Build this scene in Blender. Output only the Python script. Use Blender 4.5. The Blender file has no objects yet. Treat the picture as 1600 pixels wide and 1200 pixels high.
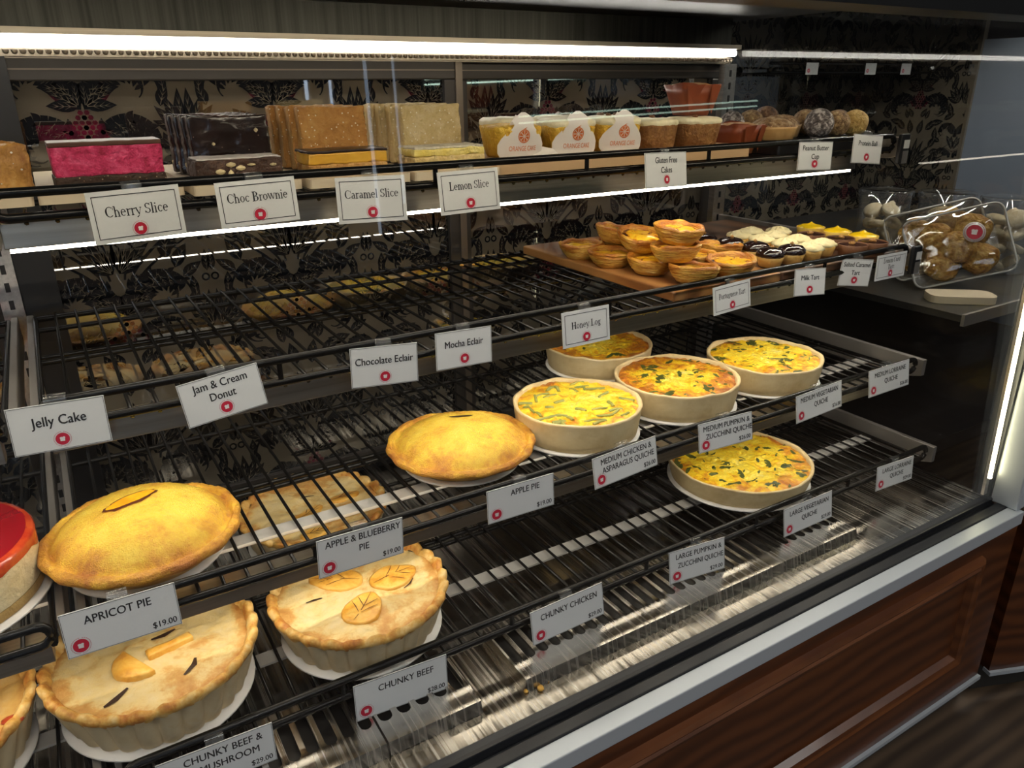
import bpy, bmesh, math, random
from mathutils import Vector, Matrix, noise
R_ = math.radians
PI = math.pi
SC = bpy.context.scene
COL = SC.collection
random.seed(7)

# ------------------------------------------------------------------ camera, world, exposure
EYE = 1.12                                            # camera height over the shop floor
cam_d = bpy.data.cameras.new('camera'); cam = bpy.data.objects.new('camera', cam_d); COL.objects.link(cam)
cam_d.sensor_fit = 'HORIZONTAL'; cam_d.sensor_width = 36.0
cam_d.lens = 1179.95 / 1600 * 36.0
cam_d.clip_start = 0.02; cam_d.clip_end = 60
_a, _b, _g = R_(58.80224), R_(21.51034), R_(-0.54164)
_f = Vector((math.cos(_a)*math.cos(_b), math.sin(_a)*math.cos(_b), -math.sin(_b)))
_r = Vector((math.sin(_a), -math.cos(_a), 0)); _u = _r.cross(_f)
_r2 = _r*math.cos(_g) + _u*math.sin(_g); _u2 = -_r*math.sin(_g) + _u*math.cos(_g)
_m = Matrix((_r2, _u2, -_f)).transposed().to_4x4(); _m.translation = Vector((0, 0, EYE))
cam.matrix_world = _m
SC.camera = cam

world = bpy.data.worlds.new('world'); SC.world = world; world.use_nodes = True
world.node_tree.nodes['Background'].inputs[0].default_value = (0.55, 0.62, 0.72, 1)
world.node_tree.nodes['Background'].inputs[1].default_value = 0.10

vs = SC.view_settings
SC.display_settings.display_device = 'sRGB'
vs.view_transform = 'Standard'; vs.look = 'None'; vs.gamma = 1.0; vs.exposure = 0.0; vs.use_curve_mapping = False
SC.cycles.max_bounces = 8; SC.cycles.transparent_max_bounces = 24; SC.cycles.caustics_reflective = False
SC.cycles.caustics_refractive = False; SC.cycles.sample_clamp_indirect = 4.0; SC.cycles.glossy_bounces = 5
SC.cycles.use_denoising = True

LED_TOP, LED_BAR, LED_HEAD, LED_CORNER, SHOP = 26.0, 29.0, 34.0, 12.0, 13.5   # radiance of the light strips

# shelf levels: height of the wires, height and depth of the front rail, for the four wire racks
S1, S2, S3, S4 = 1.012, 0.828, 0.636, 0.483
R1, R2, R3, R4 = (0.830, 1.0345), (0.771, 0.853), (0.716, 0.658), (0.666, 0.505)
BACK = 1.215
DECK = 0.435
DOOR_Y = 1.26

# ------------------------------------------------------------------ materials
def nt(name):
    m = bpy.data.materials.new(name); m.use_nodes = True
    t = m.node_tree
    return m, t, t.nodes['Principled BSDF']

def link(t, a, b): t.links.new(a, b)

def mat(name, col, rough=0.5, metal=0.0, coat=0.0, spec=0.5, sss=0.0, bump=None, emis=None):
    m, t, p = nt(name)
    p.inputs['Base Color'].default_value = (*col, 1); p.inputs['Roughness'].default_value = rough
    p.inputs['Metallic'].default_value = metal; p.inputs['Coat Weight'].default_value = coat
    p.inputs['Coat Roughness'].default_value = 0.08
    p.inputs['Specular IOR Level'].default_value = spec
    if sss: p.inputs['Subsurface Weight'].default_value = sss; p.inputs['Subsurface Radius'].default_value = (.004, .002, .001)
    if emis:
        p.inputs['Emission Color'].default_value = (*emis[0], 1); p.inputs['Emission Strength'].default_value = emis[1]
    if bump: add_bump(t, p, *bump)
    return m

def coords(t, scale=(1, 1, 1), kind='Object'):
    tc = t.nodes.new('ShaderNodeTexCoord'); mp = t.nodes.new('ShaderNodeMapping')
    mp.inputs['Scale'].default_value = scale
    link(t, tc.outputs[kind], mp.inputs['Vector'])
    return mp.outputs['Vector']

def noise_n(t, vec, scale, detail=4, rough=0.55, dist=0.0):
    n = t.nodes.new('ShaderNodeTexNoise'); n.inputs['Scale'].default_value = scale
    n.inputs['Detail'].default_value = detail; n.inputs['Roughness'].default_value = rough
    n.inputs['Distortion'].default_value = dist
    link(t, vec, n.inputs['Vector']); return n.outputs['Fac']

def add_bump(t, p, scale, strength, distance=0.002, detail=4, stretch=(1, 1, 1)):
    v = coords(t, stretch); f = noise_n(t, v, scale, detail)
    b = t.nodes.new('ShaderNodeBump'); b.inputs['Strength'].default_value = min(1.0, strength*1.3); b.inputs['Distance'].default_value = distance*2.6
    link(t, f, b.inputs['Height']); link(t, b.outputs['Normal'], p.inputs['Normal'])

def ramp(t, fac, stops):
    r = t.nodes.new('ShaderNodeValToRGB'); e = r.color_ramp.elements
    e[0].position = stops[0][0]; e[0].color = (*stops[0][1], 1)
    e[1].position = stops[-1][0]; e[1].color = (*stops[-1][1], 1)
    for pos, c in stops[1:-1]:
        n = e.new(pos); n.color = (*c, 1)
    link(t, fac, r.inputs['Fac']); return r.outputs['Color']

def math_n(t, op, a, b):
    n = t.nodes.new('ShaderNodeMath'); n.operation = op
    for i, x in enumerate((a, b)):
        if isinstance(x, (int, float)): n.inputs[i].default_value = x
        else: link(t, x, n.inputs[i])
    return n.outputs[0]

def food(name, stops, scale, detail=5, rough=0.5, bump=None, radial=None, stretch=(1, 1, 1), coat=0.0, spec=0.4, dist=0.3, sss=0.0, spots=None, heightz=None, fine=.35):
    """noise-coloured food; radial=(r0,r1,amount) adds real browning towards the baked rim; heightz=(z0,z1,amount) towards the top"""
    m, t, p = nt(name)
    v = coords(t, stretch)
    f = noise_n(t, v, scale, detail, dist=dist)
    if radial or heightz:
        sx = t.nodes.new('ShaderNodeSeparateXYZ'); tc = t.nodes.new('ShaderNodeTexCoord'); link(t, tc.outputs['Object'], sx.inputs[0])
    if radial:
        x2 = math_n(t, 'MULTIPLY', sx.outputs[0], sx.outputs[0]); y2 = math_n(t, 'MULTIPLY', sx.outputs[1], sx.outputs[1])
        rr = math_n(t, 'SQRT', math_n(t, 'ADD', x2, y2), 0)
        mr = t.nodes.new('ShaderNodeMapRange'); mr.inputs[1].default_value = radial[0]; mr.inputs[2].default_value = radial[1]
        mr.inputs[3].default_value = 0; mr.inputs[4].default_value = radial[2]; link(t, rr, mr.inputs[0])
        f = math_n(t, 'ADD', f, mr.outputs[0])
    if heightz:
        mr = t.nodes.new('ShaderNodeMapRange'); mr.inputs[1].default_value = heightz[0]; mr.inputs[2].default_value = heightz[1]
        mr.inputs[3].default_value = 0; mr.inputs[4].default_value = heightz[2]; link(t, sx.outputs[2], mr.inputs[0])
        f = math_n(t, 'ADD', f, mr.outputs[0])
    f = math_n(t, 'ADD', f, math_n(t, 'MULTIPLY', math_n(t, 'SUBTRACT', noise_n(t, v, scale*5.3, 4, .7), .5), fine))
    c = ramp(t, f, stops)
    if spots:                                         # (scale, threshold, colour) speckles with a shape of their own
        vn = t.nodes.new('ShaderNodeTexVoronoi'); vn.inputs['Scale'].default_value = spots[0]; link(t, coords(t), vn.inputs['Vector'])
        lt = math_n(t, 'LESS_THAN', vn.outputs['Distance'], spots[1])
        mx = t.nodes.new('ShaderNodeMix'); mx.data_type = 'RGBA'; link(t, lt, mx.inputs[0]); link(t, c, mx.inputs[6]); mx.inputs[7].default_value = (*spots[2], 1)
        c = mx.outputs[2]
    link(t, c, p.inputs['Base Color'])
    p.inputs['Roughness'].default_value = rough; p.inputs['Specular IOR Level'].default_value = spec
    p.inputs['Coat Weight'].default_value = coat; p.inputs['Coat Roughness'].default_value = 0.1
    if sss: p.inputs['Subsurface Weight'].default_value = sss; p.inputs['Subsurface Radius'].default_value = (.004, .002, .001)
    if bump: add_bump(t, p, *bump)
    return m

def emitter(name, col, strength):
    m = bpy.data.materials.new(name); m.use_nodes = True; t = m.node_tree; t.nodes.clear()
    e = t.nodes.new('ShaderNodeEmission'); e.inputs[0].default_value = (*col, 1); e.inputs[1].default_value = strength
    o = t.nodes.new('ShaderNodeOutputMaterial'); link(t, e.outputs[0], o.inputs[0]); return m

def schlick(t, f0):
    g = t.nodes.new('ShaderNodeNewGeometry'); d = t.nodes.new('ShaderNodeVectorMath'); d.operation = 'DOT_PRODUCT'
    link(t, g.outputs['Normal'], d.inputs[0]); link(t, g.outputs['Incoming'], d.inputs[1])
    c = math_n(t, 'ABSOLUTE', d.outputs['Value'], 0)
    p = math_n(t, 'POWER', math_n(t, 'SUBTRACT', 1.0, c), 5.0)
    return math_n(t, 'ADD', math_n(t, 'MULTIPLY', p, 1-f0), f0)

def thin_glass(name, tint=(1, 1, 1), ior=1.5, gain=1.0, rough=0.0, haze=0.0, hazecol=(.8, .8, .8)):
    m = bpy.data.materials.new(name); m.use_nodes = True; t = m.node_tree; t.nodes.clear()
    tr = t.nodes.new('ShaderNodeBsdfTransparent'); tr.inputs[0].default_value = (*tint, 1)
    gl = t.nodes.new('ShaderNodeBsdfGlossy'); gl.inputs['Roughness'].default_value = rough
    fac = math_n(t, 'MULTIPLY', schlick(t, ((ior-1)/(ior+1))**2), gain)
    mx = t.nodes.new('ShaderNodeMixShader'); link(t, fac, mx.inputs[0])
    base = tr.outputs[0]
    if haze:
        df = t.nodes.new('ShaderNodeBsdfDiffuse'); df.inputs[0].default_value = (*hazecol, 1)
        m2 = t.nodes.new('ShaderNodeMixShader'); m2.inputs[0].default_value = haze; link(t, tr.outputs[0], m2.inputs[1]); link(t, df.outputs[0], m2.inputs[2]); base = m2.outputs[0]
    link(t, base, mx.inputs[1]); link(t, gl.outputs[0], mx.inputs[2])
    o = t.nodes.new('ShaderNodeOutputMaterial'); link(t, mx.outputs[0], o.inputs[0]); return m

def film(name, col, refl=0.2, var=None):
    """printed film behind glass: a diffuse print under a mirror-like glass face"""
    m = bpy.data.materials.new(name); m.use_nodes = True; t = m.node_tree; t.nodes.clear()
    d = t.nodes.new('ShaderNodeBsdfDiffuse'); d.inputs[0].default_value = (*col, 1)
    if var:
        c = ramp(t, noise_n(t, coords(t), var[0], 3), [(0.35, col), (0.65, var[1])]); link(t, c, d.inputs[0])
    g = t.nodes.new('ShaderNodeBsdfGlossy'); g.inputs['Roughness'].default_value = 0.015; g.inputs[0].default_value = (.9, .9, .9, 1)
    fac = math_n(t, 'ADD', schlick(t, .04), refl)
    mx = t.nodes.new('ShaderNodeMixShader'); link(t, fac, mx.inputs[0]); link(t, d.outputs[0], mx.inputs[1]); link(t, g.outputs[0], mx.inputs[2])
    o = t.nodes.new('ShaderNodeOutputMaterial'); link(t, mx.outputs[0], o.inputs[0]); return m

def wood(name, c1, c2, c3, scale=(1, 1, 1), rough=0.35, coat=0.3, wscale=6.0, axis='X'):
    m, t, p = nt(name)
    v = coords(t, scale)
    w = t.nodes.new('ShaderNodeTexWave'); w.wave_type = 'BANDS'; w.bands_direction = axis
    w.inputs['Scale'].default_value = wscale; w.inputs['Distortion'].default_value = 6; w.inputs['Detail'].default_value = 4; w.inputs['Detail Scale'].default_value = 1.2
    link(t, v, w.inputs['Vector'])
    f = math_n(t, 'ADD', math_n(t, 'MULTIPLY', w.outputs['Fac'], .5), math_n(t, 'MULTIPLY', noise_n(t, v, wscale*.6, 5), .5))
    link(t, ramp(t, f, [(.2, c1), (.5, c2), (.8, c3)]), p.inputs['Base Color'])
    p.inputs['Roughness'].default_value = rough; p.inputs['Coat Weight'].default_value = coat; p.inputs['Coat Roughness'].default_value = .12
    return m

def brushed(name, col, rough, scale=(1, 220, 220), amp=0.15, contrast=.25, rr=None):
    m, t, p = nt(name)
    f = noise_n(t, coords(t, scale), 1.0, 3)
    p.inputs['Metallic'].default_value = 1.0
    c2 = tuple(max(0, c*(1-contrast)) for c in col)
    link(t, ramp(t, f, [(.3, c2), (.7, col)]), p.inputs['Base Color'])
    p.inputs['Roughness'].default_value = rough
    if rr:
        mr = t.nodes.new('ShaderNodeMapRange'); mr.inputs[1].default_value = .35; mr.inputs[2].default_value = .65; mr.inputs[3].default_value = rr[0]; mr.inputs[4].default_value = rr[1]; link(t, f, mr.inputs[0]); link(t, mr.outputs[0], p.inputs['Roughness'])
    b = t.nodes.new('ShaderNodeBump'); b.inputs['Strength'].default_value = amp; b.inputs['Distance'].default_value = .001
    link(t, f, b.inputs['Height']); link(t, b.outputs['Normal'], p.inputs['Normal'])
    return m

M = {}
M['black_steel'] = mat('black_coated_wire', (.004, .004, .004), .24, spec=.22)
M['black'] = mat('black_satin', (.006, .006, .007), .4)
M['gasket'] = mat('black_rubber_gasket', (.008, .009, .012), .38)
M['steel'] = brushed('brushed_steel', (.62, .60, .57), .3, (220, 2, 220), .05)
M['deck'] = brushed('steel_deck', (.50, .47, .42), .2, (190, 1.5, 1.5), .06, .35, (.12, .34))
M['vent'] = brushed('steel_vent', (.66, .63, .58), .24, (160, 2, 2), .02, .2, (.16, .34))
M['support'] = mat('satin_steel_support', (.62, .60, .56), .35, .5)
M['sill'] = mat('satin_aluminium_sill', (.50, .54, .58), .38, .35)
M['bracket'] = mat('grey_steel_bracket', (.30, .28, .26), .42, .7)
M['bar'] = brushed('bronze_grey_light_bar', (.42, .37, .30), .36, (3, 200, 200), .05)
M['frame'] = mat('charcoal_door_frame', (.045, .040, .036), .4, .3)
M['frame_edge'] = mat('bronze_door_edge', (.18, .15, .12), .4, .6)
M['upper'] = brushed('dark_brushed_upper', (.055, .055, .050), .32, (140, 2, 2), .2, .5)
M['ceiling_case'] = mat('dark_case_top', (.02, .02, .02), .4)
M['film'] = film('taupe_film', (.145, .124, .091), .12, (6.0, (.105, .09, .067)))
M['damask'] = film('black_damask_print', (.006, .007, .009), .12)
M['berry'] = film('crimson_damask_print', (.10, .006, .02), .10)
M['glass'] = thin_glass('clear_glass', (1, 1, 1), 1.5, .75)
M['end_glass'] = thin_glass('tinted_end_glass', (.84, .85, .85), 1.5, .35)
M['plastic'] = thin_glass('clear_plastic', (.96, .97, .97), 1.45, 1.6, .05, .04)
M['tub'] = thin_glass('clear_tub', (.985, .99, .99), 1.45, 1.2, .05, .02)
M['led_white'] = emitter('led_cool_white', (1.0, .95, .86), LED_TOP)
M['led_bar'] = emitter('led_bar_white', (1.0, .91, .74), LED_BAR)
M['led_low'] = emitter('led_bar_dimmer', (1.0, .90, .72), LED_BAR*.50)
M['led_head'] = emitter('led_header_warm', (1.0, .88, .66), LED_HEAD)
M['led_corner'] = emitter('led_corner_warm', (1.0, .90, .55), LED_CORNER)
M['pack_fill'] = emitter('added_pack_fill', (1.0, .93, .8), 170.0)  # added fill for the packs in the corner case
M['cab'] = wood('cherry_stained_timber', (.046, .012, .003), (.078, .021, .005), (.108, .032, .008), (1.2, 3, 3), .4, .15, 3.0, 'Z')
M['mould'] = wood('cherry_stained_moulding', (.070, .020, .006), (.105, .032, .009), (.14, .045, .013), (2, 3, 3), .38, .15, 3.0, 'Z')
M['kick'] = mat('dark_kick_plate', (.05, .045, .04), .5, .3)
M['floor'] = wood('dark_timber_floor', (.030, .018, .011), (.055, .035, .020), (.085, .055, .032), (.6, 5, 1), .55, .05, 2.0, 'Y')
M['wall'] = mat('charcoal_shop_wall', (.05, .045, .045), .8)
M['ceiling'] = mat('dark_shop_ceiling', (.06, .06, .06), .9)
M['daylight'] = emitter('daylight_pane', (.62, .78, 1.0), 3.0)
M['shop_lamp'] = emitter('shop_lamp_white', (1.0, .97, .92), SHOP)
M['tube_lamp'] = emitter('green_white_tube', (.72, 1.0, .82), 5.0)
M['bluegrey'] = mat('blue_grey_panel', (.20, .235, .29), .5)
M['card'] = mat('white_card', (.68, .69, .68), .5, coat=.35)
M['ink'] = mat('black_ink', (.012, .012, .014), .6)
M['red'] = mat('red_ink', (.50, .012, .04), .5)
M['white_ink'] = mat('white_logo', (.72, .70, .68), .5)
M['pink_ink'] = mat('pale_red_ring', (.55, .22, .24), .6)
M['board'] = mat('white_cake_board', (.78, .76, .72), .45)
M['paper'] = mat('cream_baking_paper', (.62, .52, .37), .7)
M['sticker'] = mat('grey_sticker', (.55, .55, .53), .5)
M['acacia'] = wood('acacia_board', (.11, .040, .012), (.24, .095, .028), (.46, .23, .075), (1, .35, 1), .4, .2, 4.5, 'X')
M['dark_board'] = wood('dark_wood_board', (.05, .022, .010), (.11, .05, .022), (.17, .085, .04), (1, .35, 1), .45, .15, 4.5, 'X')
M['pale_board'] = wood('pale_wood_board', (.36, .21, .09), (.47, .29, .14), (.55, .36, .19), (.35, 1, 1), .5, .1, 4.5, 'Y')

# ------------------------------------------------------------------ geometry helpers
class MB:
    """collects shapes and links them as ONE mesh object"""
    def __init__(s): s.v = []; s.f = []; s.m = []; s.sm = []
    def add(s, vs, fs, mi=0, smooth=False):
        o = len(s.v); s.v += [tuple(x) for x in vs]
        for f in fs: s.f.append(tuple(i+o for i in f)); s.m.append(mi); s.sm.append(smooth)
    def box(s, x0, x1, y0, y1, z0, z1, mi=0, rot=None, c=None):
        vs = [Vector((x, y, z)) for x in (x0, x1) for y in (y0, y1) for z in (z0, z1)]
        if rot is not None:
            c = Vector(c) if c is not None else Vector(((x0+x1)/2, (y0+y1)/2, (z0+z1)/2)); vs = [rot @ (v-c) + c for v in vs]
        s.add(vs, [(0, 1, 3, 2), (4, 6, 7, 5), (0, 4, 5, 1), (2, 3, 7, 6), (0, 2, 6, 4), (1, 5, 7, 3)], mi)
    def tube(s, pts, r, n=6, mi=0, closed=False, caps=True):
        pts = [Vector(p) for p in pts]; k = len(pts); rings = []
        for i, p in enumerate(pts):
            a = pts[(i-1) % k] if (i or closed) else pts[0]; b = pts[(i+1) % k] if (i < k-1 or closed) else pts[-1]
            d = (b-a).normalized(); ref = Vector((0, 0, 1)) if abs(d.z) < .9 else Vector((1, 0, 0))
            u = d.cross(ref).normalized(); w = u.cross(d)
            rr = r[i] if isinstance(r, (list, tuple)) else r
            rings.append([p + (u*math.cos(t) + w*math.sin(t))*rr for t in (2*PI*j/n for j in range(n))])
        vs = [q for g in rings for q in g]; fs = []
        for i in range(k if closed else k-1):
            for j in range(n):
                a, b = i*n+j, i*n+(j+1) % n; c, d = ((i+1) % k)*n+(j+1) % n, ((i+1) % k)*n+j
                fs.append((a, b, c, d))
        s.add(vs, fs, mi, True)
        if caps and not closed: s.add(rings[0], [tuple(range(n))], mi); s.add(rings[-1], [tuple(range(n))[::-1]], mi)
    def lathe(s, prof, n=48, mi=0, fn=None, c=(0, 0, 0), smooth=True, cap0=False, cap1=False, mis=None):
        """prof = [(r,z)...]; fn(theta,i,r,z)->(r,z); mis gives a material per ring gap"""
        vs = []; fs = []; o = len(s.v)
        for i, (r, z) in enumerate(prof):
            for j in range(n):
                t = 2*PI*j/n; rr, zz = fn(t, i, r, z) if fn else (r, z)
                vs.append((c[0]+rr*math.cos(t), c[1]+rr*math.sin(t), c[2]+zz))
        s.v += vs
        for i in range(len(prof)-1):
            for j in range(n):
                s.f.append((o+i*n+j, o+i*n+(j+1) % n, o+(i+1)*n+(j+1) % n, o+(i+1)*n+j)); s.m.append(mis[i] if mis else mi); s.sm.append(smooth)
        if cap0: s.f.append(tuple(o+j for j in range(n))[::-1]); s.m.append(mis[0] if mis else mi); s.sm.append(False)
        if cap1: s.f.append(tuple(o+(len(prof)-1)*n+j for j in range(n))); s.m.append(mis[-1] if mis else mi); s.sm.append(smooth)
    def prism(s, poly, z0, z1, mi=0, tf=None):
        n = len(poly); vs = [Vector((x, y, z0)) for x, y in poly] + [Vector((x, y, z1)) for x, y in poly]
        if tf: vs = [tf @ v for v in vs]
        s.add(vs, [tuple(range(n))[::-1], tuple(range(n, 2*n))] + [(i, (i+1) % n, n+(i+1) % n, n+i) for i in range(n)], mi)
    def build(s, name, mats, parent=None, bevel=0, subd=0, seg=2):
        me = bpy.data.meshes.new(name); me.from_pydata(s.v, [], s.f)
        for m in (mats if isinstance(mats, (list, tuple)) else [mats]): me.materials.append(M[m] if isinstance(m, str) else m)
        me.polygons.foreach_set('material_index', s.m); me.polygons.foreach_set('use_smooth', s.sm)
        bm = bmesh.new(); bm.from_mesh(me)
        bmesh.ops.recalc_face_normals(bm, faces=bm.faces)
        bm.to_mesh(me); bm.free(); me.update()
        o = bpy.data.objects.new(name, me); COL.objects.link(o)
        if parent: o.parent = parent
        if bevel:
            b = o.modifiers.new('b', 'BEVEL'); b.width = bevel; b.segments = seg; b.limit_method = 'ANGLE'
        if subd:
            b = o.modifiers.new('s', 'SUBSURF'); b.levels = subd; b.render_levels = subd
        return o

def tag(o, label, cat, group=None):
    o['label'] = label; o['category'] = cat
    if group: o['group'] = group
    return o

def thing(name, label, cat, loc=(0, 0, 0), rz=0, group=None):
    o = bpy.data.objects.new(name, None); o.empty_display_size = .02; COL.objects.link(o)
    o.location = loc; o.rotation_euler = (0, 0, rz)
    return tag(o, label, cat, group)

def struct(o): o['kind'] = 'structure'; return o

def dup(root, loc, rz=0, label=None, rot=None):
    r = root.copy(); COL.objects.link(r); r.location = loc; r.rotation_euler = rot if rot else (0, 0, rz)
    if label: r['label'] = label
    for ch in list(root.children):
        c = ch.copy(); COL.objects.link(c); c.parent = r
        for g in ch.children:
            d = g.copy(); COL.objects.link(d); d.parent = c
    return r

def rounded(w, d, r, n=5):
    out = []
    for cx, cy, a0 in ((w/2-r, d/2-r, 0), (-w/2+r, d/2-r, 90), (-w/2+r, -d/2+r, 180), (w/2-r, -d/2+r, 270)):
        for i in range(n+1):
            a = R_(a0+90*i/n); out.append((cx+r*math.cos(a), cy+r*math.sin(a)))
    return out

def nz(x, y, z=0, s=1.0): return noise.noise(Vector((x*s, y*s, z*s)))

def slab(mb, w, d, h, mi_side=0, mi_top=1, nx=14, ny=8, nzz=6, amp=.0012, seed=0, r=.003, mi_fn=None):
    """a cut slab with rough faces, base centre at the origin"""
    bm = bmesh.new(); bmesh.ops.create_cube(bm, size=1)
    bmesh.ops.bevel(bm, geom=bm.edges[:], offset=.06, segments=2, affect='EDGES', profile=.6)
    bmesh.ops.subdivide_edges(bm, edges=[e for e in bm.edges if e.calc_length() > .3], cuts=nx, use_grid_fill=True)
    vs = []
    for v in bm.verts:
        x, y, z = v.co
        k = .06
        def sh(a, L): # keep bevel size metric
            e = .5-k; s_ = 1 if a > 0 else -1; a_ = abs(a)
            return s_*((a_/e)*(L/2-r) if a_ <= e else (L/2-r) + (a_-e)/k*r)
        p = Vector((sh(x, w), sh(y, d), sh(z, h)))
        n_ = Vector((noise.noise(p*160+Vector((seed, 0, 0))), noise.noise(p*160+Vector((0, seed+9, 0))), noise.noise(p*160+Vector((0, 5, seed)))))
        n2 = Vector((noise.noise(p*45+Vector((seed, 3, 0))), noise.noise(p*45+Vector((8, seed, 0))), noise.noise(p*45+Vector((0, 1, seed)))))
        p += n_*amp + n2*amp*1.4; p.z += h/2
        vs.append(p)
    bm.verts.index_update()
    fs = [tuple(v.index for v in f.verts) for f in bm.faces]
    for f in fs:
        c = sum((vs[i] for i in f), Vector())/len(f)
        mi = mi_fn(c) if mi_fn else (mi_top if c.z > h-.0025 else mi_side)
        pass
    o = len(mb.v); mb.v += [tuple(v) for v in vs]
    for f in fs:
        c = sum((vs[i] for i in f), Vector())/len(f)
        mb.f.append(tuple(i+o for i in f)); mb.m.append(mi_fn(c) if mi_fn else (mi_top if c.z > h-.0025 else mi_side)); mb.sm.append(True)
    bm.free()

def dense(mb, prof, n, k, fn, grain):
    """lathe whose profile is smoothed through its rings, k steps each; grain(x,y,z)->(dr,dz) adds the fine surface"""
    m = len(prof); o = len(mb.v); rows = 0
    def cr(a, b_, c, d, t): return .5*((2*b_)+(-a+c)*t+(2*a-5*b_+4*c-d)*t*t+(-a+3*b_-3*c+d)*t*t*t)
    cols = []
    for j in range(n):
        th = 2*PI*j/n; P = [fn(th, i, *prof[i]) for i in range(m)]; col = []
        for i in range(m-1):
            q = [P[max(0, i-1)], P[i], P[i+1], P[min(m-1, i+2)]]
            for s in range(k if i < m-2 else k+1):
                t = s/k; r = max(.0003, cr(*[x[0] for x in q], t)); z = cr(*[x[1] for x in q], t)
                x, y = r*math.cos(th), r*math.sin(th); dr, dz = grain(x, y, z)
                col.append((x+dr*math.cos(th)*min(1, r*40), y+dr*math.sin(th)*min(1, r*40), z+dz))
        cols.append(col)
    R = len(cols[0])
    mb.v += [cols[j][i] for i in range(R) for j in range(n)]
    for i in range(R-1):
        for j in range(n):
            mb.f.append((o+i*n+j, o+i*n+(j+1) % n, o+(i+1)*n+(j+1) % n, o+(i+1)*n+j)); mb.m.append(0); mb.sm.append(True)

# ------------------------------------------------------------------ lettering
_fcache = {}
def sans(txt, name='lettering'):
    """flat mesh data of a line of sans lettering, normalised to cap height 1, left at x=0; returns verts, faces, width"""
    if txt in _fcache: return _fcache[txt]
    cu = bpy.data.curves.new('t', 'FONT'); cu.body = txt; cu.size = 1; cu.resolution_u = 3; cu.offset = 0
    ob = bpy.data.objects.new('t', cu); COL.objects.link(ob); bpy.context.view_layer.update()
    me = bpy.data.meshes.new_from_object(ob.evaluated_get(bpy.context.evaluated_depsgraph_get()))
    vs = [(v.co.x, v.co.y) for v in me.vertices]; fs = [tuple(p.vertices) for p in me.polygons]
    bpy.data.objects.remove(ob); bpy.data.curves.remove(cu); bpy.data.meshes.remove(me)
    x0 = min(v[0] for v in vs); x1 = max(v[0] for v in vs); k = 1/.69
    _fcache[txt] = ([((x-x0)*k, y*k) for x, y in vs], fs, (x1-x0)*k)
    return _fcache[txt]

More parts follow.
